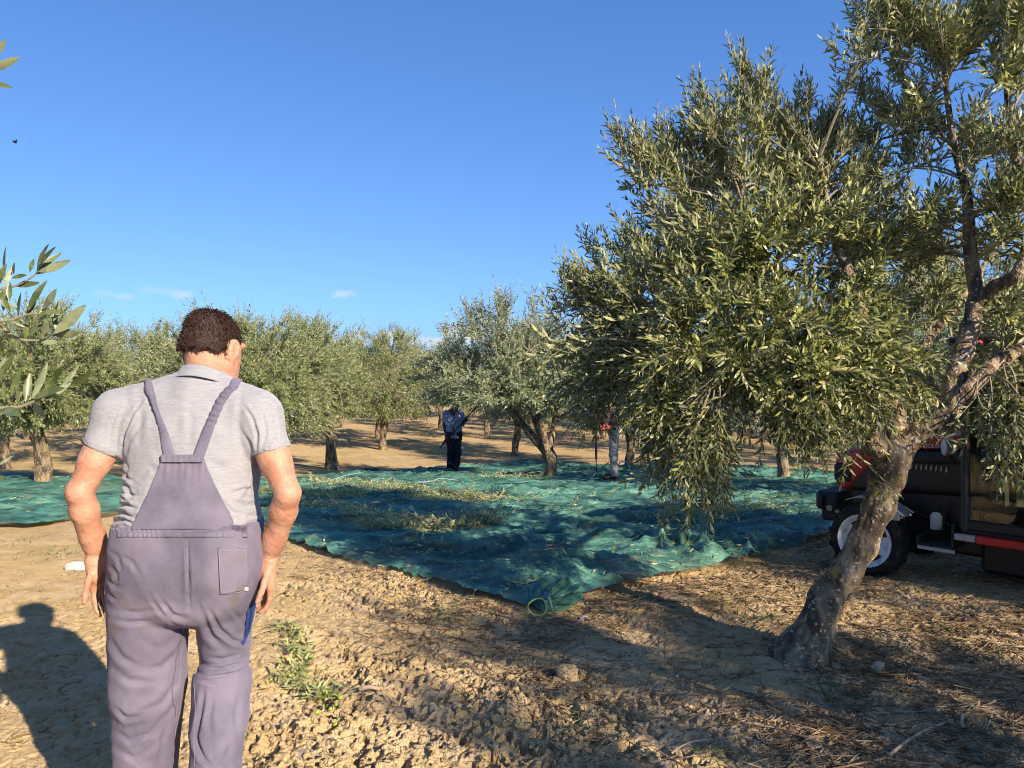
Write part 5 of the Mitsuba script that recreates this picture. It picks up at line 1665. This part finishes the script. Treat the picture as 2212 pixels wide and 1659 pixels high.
def wheel(name, s, w, R, wd, rr, out, lugs, rimmat):
    """out: +1 when the outer face looks to -w."""
    wk = numbered(f'{tractor}__{name}')
    c = np.array([s, w, tz + R])
    ax = np.array([0, out, 0.0])
    k = R / .30; q = wd / .22
    prof = [(.03 * q, rr * .93), (.0, rr * 1.02), (-.008 * q, rr * 1.2), (.012 * q, R * .90), (.04 * q, R * .945), (.11 * q, R * .955), (.18 * q, R * .945), (.208 * q, R * .90), (.228 * q, rr * 1.2), (.22 * q, rr * 1.02), (.19 * q, rr * .93)]
    tp(wk, 'tyre', lathe(prof, c, ax, 56), 'tyre_rubber', 40)
    tp(wk, 'rim', lathe([(.035 * q, rr * .90), (.012 * q, rr * .93), (.004 * q, rr * 1.0), (-.004 * q, rr * 1.03), (.006 * q, rr * 1.045)], c, ax, 56), rimmat, 40)
    tp(wk, 'disc', lathe([(.012 * q, rr * .94), (.040 * q, rr * .88), (.046 * q, rr * .80), (.040 * q, rr * .55), (.036 * q, rr * .36), (.050 * q, rr * .30), (.050 * q, rr * .02)], c, ax, 48), rimmat, 30)
    tp(wk, 'hub', lathe([(.055 * q, rr * .26), (.010 * q, rr * .24), (.002 * q, rr * .19), (.0, rr * .01)], c, ax, 24), 'black_paint', 30)
    for b in range(6):
        a = b * 2 * np.pi / 6 + .3
        d = np.array([math.cos(a), 0, math.sin(a)])
        p = c + d * rr * .52
        tp(wk, 'bolt', cyl(p + ax * .045 * q, p + ax * .022 * q, rr * .06, 6), 'bolt_steel')
    for b in range(4):
        a0 = b * np.pi / 2 + .55
        aa = np.linspace(a0 - .24, a0 + .24, 8)
        ring = [c + np.array([math.cos(t) * r, 0, math.sin(t) * r]) + ax * h for r in (rr * .70, rr * .82) for t in aa for h in (.036 * q, .060 * q)]
        tp(wk, 'slot', hull(np.array(ring)), 'black_paint')
    for side in (0, 1):
        for b in range(lugs):
            a = (b + .5 * side) * 2 * np.pi / lugs
            pts = []
            for h, da, r0, r1 in ((.005 if side == 0 else .215, .0, .885, .955), (.115 if side == 0 else .105, .30, .93, 1.0)):
                for e in (-.045, .045):
                    for r in (r0, r1):
                        t = a + da + e
                        pts.append(c + np.array([math.cos(t) * R * r, 0, math.sin(t) * R * r]) + ax * h * q)
            tp(wk, 'tread_lug', hull(np.array(pts)), 'tyre_rubber')


wheel('front_wheel', 0, 0, .30, .22, .20, 1, 15, 'white_rim')
wheel('front_wheel', 0, 1.30, .30, .22, .20, -1, 15, 'white_rim')
wheel('rear_wheel', 2.0, .02, .50, .30, .30, 1, 18, 'white_rim')
wheel('rear_wheel', 2.0, 1.28, .50, .30, .30, -1, 18, 'white_rim')
tp(tractor, 'front_axle', cat([cyl([0, .1, tz + .30], [0, 1.2, tz + .30], .05, 12), box([-.08, .45, tz + .24], [.08, .85, tz + .40], .02)]), 'black_paint')
tp(tractor, 'chassis', cat([box([-.30, .44, .12], [.75, .86, .60], .03), box([.70, .40, .02], [2.1, .90, .46], .03), cyl([.25, .40, .30], [.25, .44, .30], .09, 16), cyl([.10, .38, .45], [.55, .40, .33], .018, 8), cyl([.46, .36, .52], [.46, .36, .20], .014, 8)]), 'black_paint')
tp(tractor, 'front_weight', cat([box([-.585, .40, .33], [-.38, .90, .49], .025), box([-.56, .46, .23], [-.40, .84, .34], .02), box([-.55, .365, .36], [-.50, .40, .46], .01)]), 'black_plastic')
for zz, ss, r in ((.355, -.45, .026), (.335, -.385, .016)):
    tp(tractor, 'pin', cyl([ss, .385, zz], [ss, .41, zz], r, 18), 'bolt_steel')
tp(tractor, 'bonnet', sections([(-.425, .46, .82, .585, .80), (-.41, .42, .86, .545, .835), (-.38, .39, .89, .52, .86), (-.28, .37, .91, .515, .885), (-.16, .365, .915, .66, .915), (-.06, .365, .915, .83, .94), (.25, .365, .915, .912, 1.01), (.62, .365, .915, .935, 1.07)], 5), 'red_paint', 35)
tp(tractor, 'grille', sections([(-.405, .372, .90, .60, .75), (-.39, .358, .915, .585, .765), (-.275, .355, .92, .585, .765), (-.26, .366, .91, .62, .73)], 6), 'black_plastic', 35)
tp(tractor, 'side_panel', sections([(-.27, .385, .895, .52, .80), (-.14, .372, .908, .52, .86), (.0, .368, .912, .53, .90), (.25, .366, .914, .55, .935), (.60, .366, .914, .57, .965)], 6), 'black_paint', 35)
tp(tractor, 'exhaust_shroud', tube(spline([[.10, .35, .84], [.3, .345, .86], [.60, .345, .88]], 10), [.03, .045, .048, .048, .048, .048, .048, .048, .048, .045], 16), 'black_plastic', True)
for i in range(8):
    s0 = .215 + i * .036
    tp(tractor, 'vent_slat', hull(np.array([[s0 + a, w_, .755 + b + .02 * (a > 0)] for a in (0, .012) for b in (0, .035) for w_ in (.352, .372)])), 'dusty_steel')
lt_ = meshkit.text_mesh('GOLDONI', .030, .003, bold=True)
v_, f_ = vf(lt_)
v_ = np.stack([.302 + v_[:, 0], .3655 - v_[:, 2], .934 + v_[:, 1] + .07 * (v_[:, 0])], 1)
tp(tractor, 'lettering', (v_, f_), 'pale_lettering', label='pale maker name on the red bonnet side')
# work lamp on its stalk, canister, step, mudguard
tp(tractor, 'headlamp', cat([lathe([(-.05, .012), (-.045, .03), (-.02, .052), (.02, .062), (.045, .064), (.05, .058)], [.53, .25, .966], [-.75, -.55, .0], 28)]), 'dusty_steel', 40)
tp(tractor + '__headlamp', 'lens', lathe([(.046, .060), (.052, .04), (.054, .002)], [.53, .25, .966], [-.75, -.55, .0], 28), 'lamp_glass', True)
tp(tractor + '__headlamp', 'stalk', tube(spline([[.53, .25, .91], [.55, .30, .87], [.60, .36, .86]], 8), .012, 8), 'black_paint', True)
tp(tractor, 'oil_canister', cat([cyl([.41, .34, .315], [.41, .34, .425], .042, 24), cyl([.41, .34, .425], [.41, .34, .44], .030, 20)]), 'white_metal', 30)
tp(tractor, 'step', cat([box([.36, .06, .225], [.62, .34, .245], .006), box([.36, .06, .245], [.375, .34, .30], .005), box([.60, .06, .245], [.62, .34, .42], .005)]), 'black_plastic')
tp(tractor, 'step_edge', box([.375, .045, .205], [.63, .058, .232], .004), 'dusty_steel')
ar = [np.array([math.cos(t) * r, w_, tz + .30 + math.sin(t) * r]) for t in np.linspace(math.radians(118), math.radians(38), 14) for w_, r in ((.02, .335), (.24, .335), (.24, .341), (.02, .341))]
i, j = np.meshgrid(np.arange(13), np.arange(4), indexing='ij')
p, q = (i * 4 + j).ravel(), (i * 4 + (j + 1) % 4).ravel()
tp(tractor, 'mudguard', cat([(np.array(ar), np.vstack([np.stack([p, q, q + 4], 1), np.stack([p, q + 4, p + 4], 1)])), box([.16, .0, .40], [.26, .012, .47], .004), hull(np.array([[.16, .0, .47], [.19, .0, .50], [.29, .0, .44], [.16, .22, .47], [.19, .22, .50], [.29, .22, .44]]))]), 'dusty_steel', 30)
# cab
B = lambda a, b, r=.012: box(a, b, r)
tp(tractor, 'cab_frame', cat([cyl([.70, .03, .40], [.66, .10, 1.72], .027, 12), cyl([.70, 1.27, .40], [.66, 1.20, 1.72], .027, 12), cyl([1.95, .05, .9], [1.92, .10, 1.72], .03, 12), cyl([1.95, 1.25, .9], [1.92, 1.20, 1.72], .03, 12),
                               B([.66, .02, .40], [1.66, .07, .475]), B([1.62, .02, .40], [1.68, .07, 1.68]), B([.66, .08, 1.66], [2.0, .12, 1.72]), B([.66, 1.18, 1.66], [2.0, 1.22, 1.72]), B([.65, .1, 1.66], [.70, 1.2, 1.715]), B([.66, .06, .36], [1.9, 1.24, .42]), B([.64, .40, .40], [.70, .90, 1.08])]), 'black_paint', 30)
tp(tractor, 'roof', sections([(.54, .10, 1.20, 1.73, 1.77), (.58, .03, 1.27, 1.715, 1.80), (1.3, .0, 1.30, 1.715, 1.82), (2.05, .03, 1.27, 1.715, 1.80), (2.10, .10, 1.20, 1.73, 1.77)], 6), 'black_plastic', 35)
tp(tractor, 'marker_lamp', lathe([(0, .022), (.02, .024), (.035, .016), (.038, .002)], [.78, .02, 1.74], [0, -1, 0], 16), 'red_paint', True)
d_ = f'{tractor}__door'
tp(d_, 'pane', ([[.73, .043, .475], [1.62, .043, .475], [1.60, .103, 1.67], [.69, .103, 1.67]], [[0, 1, 2, 3]]), 'cab_glass')
tp(d_, 'handle', cat([B([.80, .012, .925], [1.04, .040, .985], .008), tube(spline([[.80, .02, 1.02], [.79, .0, 1.10], [.79, .0, 1.22], [.83, .0, 1.30], [.90, .01, 1.28], [.915, .01, 1.16], [.90, .02, 1.04]], 24), .014, 8)]), 'black_plastic', True)
tp(tractor, 'windscreen', ([[.685, .12, 1.06], [.685, 1.18, 1.06], [.65, 1.16, 1.67], [.65, .14, 1.67]], [[0, 1, 2, 3]]), 'cab_glass')
tp(tractor, 'rear_window', ([[1.96, .12, 1.0], [1.96, 1.18, 1.0], [1.93, 1.16, 1.67], [1.93, .14, 1.67]], [[0, 3, 2, 1]]), 'cab_glass')
tp(tractor, 'side_window', ([[.72, 1.255, .475], [1.9, 1.255, .475], [1.9, 1.2, 1.67], [.70, 1.2, 1.67]], [[0, 1, 2, 3]]), 'cab_glass')
tp(tractor, 'sill', cat([B([.78, -.012, .318], [1.95, .045, .372], .006)]), 'red_paint')
tp(tractor, 'sill_end', B([.64, -.010, .322], [.775, .042, .368], .006), 'dusty_steel')
tp(tractor, 'seat', cat([box([1.25, .42, .62], [1.7, .88, .74], .04), box([1.62, .42, .70], [1.75, .88, 1.25], .04), box([1.3, .5, .42], [1.6, .8, .62], .02)]), 'seat_vinyl', 30)
a_ = np.linspace(0, 2 * np.pi, 29)
wc_, u1, u2 = np.array([1.02, .65, 1.05]), np.array([.45, 0, .89]), np.array([0, 1.0, 0])
tp(tractor, 'steering_wheel', cat([tube([wc_ + .19 * (math.cos(t) * u1 + math.sin(t) * u2) for t in a_], .014, 8), tube([wc_, wc_ + [-.25, 0, -.16], [.70, .65, .80]], .025, 8), tube([wc_ - .19 * u2, wc_ + .19 * u2], .012, 6)]), 'black_plastic', True)
tp(tractor, 'indicator_lamp', lathe([(0, .022), (.02, .024), (.035, .016), (.038, .002)], [.905, .03, 1.07], [0, -1, 0], 16), 'amber_lens', True)
tp(tractor + '__rear_wheel', 'wing', sections([(1.45, -.02, .30, .42, .50), (1.6, -.02, .30, .80, .88), (1.9, -.02, .30, .98, 1.02), (2.2, -.02, .30, .96, 1.0), (2.5, -.02, .30, .70, .76)], 6), 'black_plastic', 35)
# ------------------------------------------------------------------ the two workers


def figure(label, foot, J, mats, h=.009, gloves=None, look=(0, -1, 0), cap=None):
    """A clothed figure. J: joints in metres, x right, y away, z up from the feet."""
    J = {k: np.array(v, float) for k, v in J.items()}
    key = thing('person', label, 'person')
    allp = np.array(list(J.values()))
    lo, hi = allp.min(0) - .22, allp.max(0) + .25
    at0 = lambda m: placed(m, np.block([[np.eye(3), np.asarray(foot)[:, None]], [np.zeros((1, 3)), np.ones((1, 1))]]))
    b = Field(lo, hi, h * .8)
    hc = J['head']; lk = unit(look); sd = unit(np.cross(lk, [0, 0, 1]))
    b.ell(hc, (.076, .088, .105), 0)
    b.cap(hc + lk * .03 - [0, 0, .06], hc + lk * .05 - [0, 0, .10], .055, .03, .03)
    b.cap(hc + lk * .085, hc + lk * .105 - [0, 0, .03], .010, .014, .012)
    for s in (-1, 1):
        b.ell(hc + sd * s * .078 - [0, 0, .015], (.010, .016, .03), .008)
    b.cap(J['neck'] - [0, 0, .06], hc - [0, 0, .06], .058, .052, .03)
    for s in 'lr':
        S, E, W = J[s + 'sh'], J[s + 'el'], J[s + 'wr']
        b.cap(S, E, .05, .04, .02); b.cap(E, W, .04, .029, .02)
        d = unit(W - E) if s + 'hd' not in J else unit(J[s + 'hd'])
        n = unit(np.cross(d, [1, 0, .3])) if s + 'pn' not in J else J[s + 'pn']
        hand(b, W, d, n, 1 if s == 'l' else -1, 1.0, (.6, .8, .6))
        b.cap(J['neck'], S, .05, .045, .03)
    b.cap(J['neck'], J['pelvis'], .10, .12, .03)
    for s in 'lr':
        b.cap(J[s + 'hip'], J[s + 'kn'], .07, .05, .02); b.cap(J[s + 'kn'], J[s + 'an'], .05, .04, .02)
    put(key, 'body', at0(b.mesh(3)), mats['skin'], True)
    if gloves:
        for s, g in gloves.items():
            gl = Field(J[s + 'wr'] - .17, J[s + 'wr'] + .17, .007)
            E, W = J[s + 'el'], J[s + 'wr']
            d = unit(W - E) if s + 'hd' not in J else unit(J[s + 'hd'])
            n = unit(np.cross(d, [1, 0, .3])) if s + 'pn' not in J else J[s + 'pn']
            hand(gl, W, d, n, 1 if s == 'l' else -1, 1.12, (.6, .8, .6), rw=.036)
            gl.cap(W - d * .03, W + d * .02, .040, .038, .01)
            put(key, 'glove', at0(gl.mesh(2)), g, True)
    sh_ = Field(lo, hi, h)
    chest, belly, ne = J['neck'] * .70 + J['pelvis'] * .30, J['neck'] * .25 + J['pelvis'] * .75, J['neck']
    wv = unit(J['rsh'] - J['lsh'])
    for t in (-1, -.35, .35, 1):
        sh_.cap(chest + wv * t * .085, J['pelvis'] + wv * t * .075 - [0, 0, .02], .105, .105, .04)
    sh_.cap(J['lsh'] * .9 + ne * .1, J['rsh'] * .9 + ne * .1, .068, .068, .05)
    sh_.cap(ne - [0, 0, .06], ne - [0, 0, .01], .085, .07, .04)
    for s in 'lr':
        S, E = J[s + 'sh'], J[s + 'el']
        sh_.cap(S, S + (E - S) * mats.get('sleeve', .6), .070, .064, .03)
    sh_.plane(J['pelvis'] - [0, 0, .09], [0, 0, -1])
    m = sh_.mesh(3)
    v, n = np.array(m.vertices), np.array(m.vertex_normals)
    v = v + n * ((meshkit.fbm(v * [11, 11, 8], 3, 5) - .5) * .035)[:, None]
    put(key, 'shirt', at0((v, np.array(m.faces))), mats['shirt'], True)
    tr = Field(lo, hi, h)
    tr.cap(J['lhip'] + [0, 0, .04], J['rhip'] + [0, 0, .04], .115, .115, .04, sy=mats.get('deep', 1.0))
    for s in 'lr':
        H_, K, A_ = J[s + 'hip'], J[s + 'kn'], J[s + 'an']
        tr.cap(H_, K, .098, .075, .03); tr.cap(K, A_ + [0, 0, .02], .078, .068, .02)
    tr.plane(J['pelvis'] + [0, 0, .07], [0, 0, 1])
    m = tr.mesh(3)
    v, n = np.array(m.vertices), np.array(m.vertex_normals)
    v = v + n * ((meshkit.fbm(v * [12, 12, 9], 3, 7) - .5) * .045)[:, None]
    put(key, 'trousers', at0((v, np.array(m.faces))), mats['trousers'], True)
    for s in 'lr':
        A_ = J[s + 'an']; d = unit(J.get(s + 'toe', lk * [1, 1, 0]))
        f = Field(A_ - .3, A_ + .3, .012)
        f.cap(A_ + [0, 0, .03], A_ - [0, 0, .02], .05, .048, .02); f.cap(A_ - [0, 0, .025], A_ + d * .17 - [0, 0, .035], .046, .038, .03)
        put(key, 'shoe', at0(f.mesh(2)), mats['shoe'], True)
    hr = Field(hc - .2, hc + .2, .008)
    if cap:
        hr.ell(hc + [0, 0, .02], (.090, .102, .108), 0); hr.plane(hc + [0, 0, .035], [0, 0, -1]); hr.cap(hc + lk * .08 + [0, 0, .045], hc + lk * .16 + [0, 0, .035], .05, .04, .01)
        hr.plane(hc + [0, 0, .028], [0, 0, -1])
        put(key, 'cap', at0(hr.mesh(2)), cap, True)
    else:
        hr.ell(hc - lk * .012 + [0, 0, .014], (.083, .093, .108), 0); hr.plane(hc - lk * .0, unit(lk * .9 - np.array([0, 0, .55])))
        put(key, 'hair', at0(hr.mesh(2)), 'dark_hair', True)
    return key


def f_print(p, n, uv):
    a = smoothstep(.60, .66, fbm(p.x * 16 + 3, p.y * 16, p.z * 14, 2))
    return mix((.27, .30, .43), (.60, .62, .68), a)


def f_camo(p, n, uv):
    a = fbm(p.x * 8, p.y * 8, p.z * 8, 3)
    return mix(mix((.38, .35, .31), (.30, .28, .25), smoothstep(.4, .5, a)), (.48, .45, .41), smoothstep(.56, .62, a))


bsdf('blue_print', both(pbr(proc(f_print), .85, .2)))
bsdf('navy_cloth', both(pbr((.022, .024, .038), .85, .2)))
bsdf('grey_khaki', both(pbr(proc(f_camo), .9, .2)))
bsdf('dark_brown_cloth', both(pbr((.06, .045, .045), .9, .2)))
bsdf('dark_skin', pbr((.10, .055, .038), .5, .4))
bsdf('tan_skin', pbr((.36, .20, .13), .5, .4))
bsdf('red_glove', pbr((.42, .04, .03), .7, .3))
bsdf('orange_glove', pbr((.60, .13, .07), .6, .3))
bsdf('dark_cap', both(pbr((.03, .03, .05), .8, .2)))
bsdf('pole_black', pbr((.02, .018, .018), .4, .5))
bsdf('pole_red', pbr((.22, .03, .03), .4, .5))
f1 = gp(981, 1033); f1[2] = float(surf(f1[0], f1[1])[0])
W1 = figure('worker in a printed blue shirt and dark trousers standing on the net with a pole', f1, dict(
    head=(.045, -.02, 1.56), neck=(-.02, .0, 1.42), pelvis=(.0, .0, .88), lsh=(-.185, 0, 1.355), lel=(-.225, .02, 1.07), lwr=(-.165, -.06, .82), lhd=(.25, -.2, -1), rsh=(.155, 0, 1.355), rel=(.20, .02, 1.10), rwr=(.235, -.16, 1.16), rhd=(.45, -.3, .75),
    lhip=(-.085, 0, .86), rhip=(.085, 0, .86), lkn=(-.075, -.02, .46), rkn=(.085, -.03, .46), lan=(-.095, .02, .085), ran=(.05, -.02, .085), ltoe=(-.4, -1, 0), rtoe=(.3, -1, 0)),
    dict(skin='dark_skin', shirt='blue_print', trousers='navy_cloth', shoe='black_leather', sleeve=.62), gloves={'l': 'red_glove'}, look=(.45, -.8, .25), cap='dark_cap')
k = thing('harvest_pole', 'thin black pole held slantwise up into the crown by the worker in blue', 'pole')
p0, p1 = f1 + [-.16, -.16, .76], f1 + [.27, -.26, 1.24]
dv = unit(p1 - p0)
scene[k] = mikit.ply(tube([p0 - dv * .22, p0, p1, p1 + dv * 1.25], [.016, .016, .014, .011], 8), 'pole_black', True)
put(k, 'trigger_grip', tube([p0 - dv * .12, p0 + dv * .14], [.026, .024], 10), 'pole_black', True)
for s in np.linspace(-.06, .06, 5):
    put(k, 'tine', tube([p1 + dv * 1.24, p1 + dv * 1.42 + np.array([s * 3, 0, -s])], [.006, .003], 5), 'pole_black')
k = thing('air_hose', 'thin hose hanging from the pole of the worker in blue', 'hose')
e1_ = p0 - dv * .2
scene[k] = mikit.ply(tube(spline([e1_, e1_ + [-.03, -.05, -.18], e1_ + [.10, -.1, -.30], e1_ + [.32, -.15, -.42], e1_ + [.5, -.2, -.62]], 30), .006, 5), 'teal_hose', True)

f2 = gp(1326, 1054); f2[2] = float(surf(f2[0], f2[1])[0])
W2 = figure('worker in pale camouflage trousers bending to the left behind the drooping boughs', f2, dict(
    head=(-.20, -.02, 1.50), neck=(-.13, .0, 1.36), pelvis=(.0, .0, .92), lsh=(-.13, -.17, 1.29), lel=(-.20, -.24, 1.05), lwr=(-.15, -.32, .99), lhd=(-1, -.1, .05), rsh=(-.13, .17, 1.29), rel=(-.25, .2, 1.06), rwr=(-.42, .10, .99), rhd=(-1, -.2, 0),
    lhip=(-.01, -.085, .88), rhip=(.01, .085, .88), lkn=(-.02, -.08, .47), rkn=(.0, .09, .47), lan=(.0, -.08, .085), ran=(.03, .10, .085)),
    dict(skin='tan_skin', shirt='dark_brown_cloth', trousers='grey_khaki', shoe='black_leather', sleeve=.95, deep=1.1), gloves={'l': 'orange_glove', 'r': 'dark_brown_cloth'}, look=(-.95, 0, .1))
k = thing('harvest_shaker', 'dark shaker machine with an upright pole held by the worker in pale trousers', 'shaker')
put(k, 'bar', tube([f2 + [.0, -.30, .97], f2 + [-.28, -.28, 1.0], f2 + [-.50, -.2, 1.01]], [.028, .024, .02], 10), 'pole_black', True)
put(k, 'motor', placed(box([-.09, -.07, -.06], [.09, .07, .07], .02), np.block([[np.eye(3), (f2 + [-.36, -.22, 1.0])[:, None]], [np.zeros((1, 3)), np.ones((1, 1))]])), 'pole_black')
put(k, 'pole', tube([f2 + [-.355, -.2, 1.35], f2 + [-.355, -.2, .72], f2 + [-.35, -.2, .40]], [.020, .020, .024], 8), 'pole_red', True)
put(k, 'drive_rod', tube([f2 + [-.35, -.2, .42], f2 + [-.345, -.2, .16]], [.009, .008], 6), 'pole_black', True)


def loop(label, pts, r=.010):
    k = thing('air_hose', label, 'hose')
    q = np.array([f2 + np.array(p) for p in pts])
    s = spline(q, 60)
    s[:, 2] = np.maximum(s[:, 2], surf(s[:, 0], s[:, 1]) + r)
    scene[k] = mikit.ply(tube(s, r, 6), 'teal_hose', True)


loop('teal hose looping over the net right of the worker in pale trousers', [(.06, .05, .02), (.12, .1, .30), (.20, .1, .33), (.30, .05, .20), (.30, 0, .03), (.22, -.1, .0), (.30, -.1, .1), (.42, 0, .18), (.46, .1, .05), (.6, .2, .0)])
loop('teal hose curving over the net left of the worker in pale trousers', [(-.04, -.05, .03), (-.18, 0, .05), (-.2, .05, .2), (-.08, .1, .30), (-.30, .1, .15), (-.42, .0, .03), (-.7, -.1, .0), (-1.0, -.2, .0)])
# ------------------------------------------------------------------ the tree at the photographer's left, whose sprays reach into view
lt = thing('olive_tree', 'olive tree close by at the left edge, only its leafy sprays in view', 'olive tree')
t_, s_, l_ = gen_tree(61, H=3.1, R=1.35, th=.85, nt=110, per=9, leaf=.075, gap=.034, spikes=8, tr=.11)
lb = np.array([-2.75, .75, float(ground0(-2.75, .75))])
put(lt, 'trunk', (t_[0] + lb, t_[1]), 'bark', True)
put(lt, 'branches', (s_[0] + lb, s_[1]), 'twig_bark')
put(lt, 'foliage', (l_[0] + lb, l_[1]), 'leaf_near', kind='stuff')
rs = np.random.RandomState(71)
cx_ = lambda x, y: (x * .3895, 523 + y * .3895)
tx_ = lambda x, y: (x * .1855, 61.5 + y * .1855)
SPRAYS = [
    (1.30, cx_, [(-160, 300), (0, 262), (90, 240), (160, 205), (206, 168)], [(205, 165, 255, 5), (200, 170, 287, 15), (205, 166, 337, 48), (208, 162, 396, 98), (196, 180, 318, 118), (165, 170, 186, 88), (20, 250, 68, 145), (30, 200, 20, 18), (62, 200, 150, 182), (85, 244, 226, 226), (76, 180, 74, 115), (-30, 260, 40, 120)]),
    (1.24, cx_, [(-150, 470), (0, 441), (70, 430), (150, 402), (212, 396)], [(155, 385, 246, 204), (100, 415, 126, 278), (18, 385, 30, 240), (52, 330, 52, 218), (232, 372, 312, 258), (218, 392, 306, 300), (222, 394, 362, 384), (300, 420, 332, 328), (60, 390, 8, 296), (296, 440, 330, 345), (30, 330, 92, 372), (-20, 330, 36, 256), (140, 405, 200, 330), (60, 432, 140, 470)]),
    (1.27, cx_, [(-60, 440), (20, 480), (62, 516), (150, 545), (226, 546), (292, 520), (340, 490)], [(290, 512, 483, 344), (300, 520, 458, 494), (226, 550, 330, 560), (150, 530, 242, 442), (250, 530, 256, 418), (318, 505, 298, 380), (212, 536, 322, 468), (112, 528, 112, 482), (-10, 520, 14, 638), (335, 490, 420, 392), (140, 540, 152, 430)]),
    (1.22, cx_, [(-160, 940), (0, 921), (100, 915), (192, 882), (290, 832), (384, 796)], [(175, 872, 266, 664), (328, 812, 442, 674), (380, 798, 506, 734), (280, 800, 352, 684), (232, 866, 402, 782), (140, 884, 166, 726), (60, 860, 112, 714), (-20, 790, 62, 624), (100, 900, 88, 796), (60, 890, 84, 812), (-20, 720, 32, 640), (190, 866, 334, 796), (0, 930, 104, 948), (182, 890, 250, 972), (28, 900, 18, 756), (-30, 880, 40, 800), (240, 850, 300, 740)]),
    (1.24, cx_, [(-160, 1240), (-60, 1250), (-10, 1240)], [(-30, 1245, 76, 1178), (-40, 1305, 36, 1312)]),
    (1.28, tx_, [(-300, 520), (-120, 420), (-60, 380)], [(-90, 330, 88, 122), (-120, 500, 236, 336), (-150, 640, 136, 670)]),
]
for d, fx, stem, lvs in SPRAYS:
    P = np.array([at(*fx(*q), d - .05 * (i == 0)) for i, q in enumerate(stem)])
    back = lb + np.array([1.0, .25, 0]); back[2] = P[0][2] - .12
    path = np.vstack([spline(np.vstack([back, (back + P[0]) / 2 + [0, 0, .06], P[0]]), 8)[:-1], spline(P, 22)])
    tw = put(lt, 'spray', tube(path, np.linspace(.0042, .0014, len(path)), 6), 'twig_bark', True)
    for a, b, c, e in lvs:
        dd = d + rs.normal(0, .008)
        p, q = at(*fx(a, b), dd), at(*fx(c, e), dd + rs.normal(-.005, .018))
        D = q - p; L = np.linalg.norm(D)
        N = np.array([rs.normal(.1, .5), -1.0, rs.normal(.35, .5)])
        if rs.rand() < .42: N = -N
        put(tw, 'leaf', leaf_mesh(p[None], D[None], N[None], [L], [L * rs.uniform(.17, .23) + .002], detail=3, curl=rs.uniform(-.05, .14)), 'leaf_spray', True)

# a bird far off over the grove
bsdf('bird_dark', both(pbr((.02, .022, .03), .8, .2)))
bk = thing('bird', 'tiny dark bird high in the clear sky at the left', 'bird')
c = at(32, 307, 38.0)
put(bk, 'body', placed((np.array(trimesh.creation.icosphere(subdivisions=2).vertices) * [.05, .16, .05], trimesh.creation.icosphere(subdivisions=2).faces), np.block([[np.eye(3), c[:, None]], [np.zeros((1, 3)), np.ones((1, 1))]])), 'bird_dark', True)
for s in (-1, 1):
    put(bk, 'wing', hull(c + np.array([[0, .06, .02], [0, -.06, .02], [s * .05, 0, .045], [s * .10, .05, .12], [s * .11, -.03, .125], [s * .06, .08, .05]])), 'bird_dark')
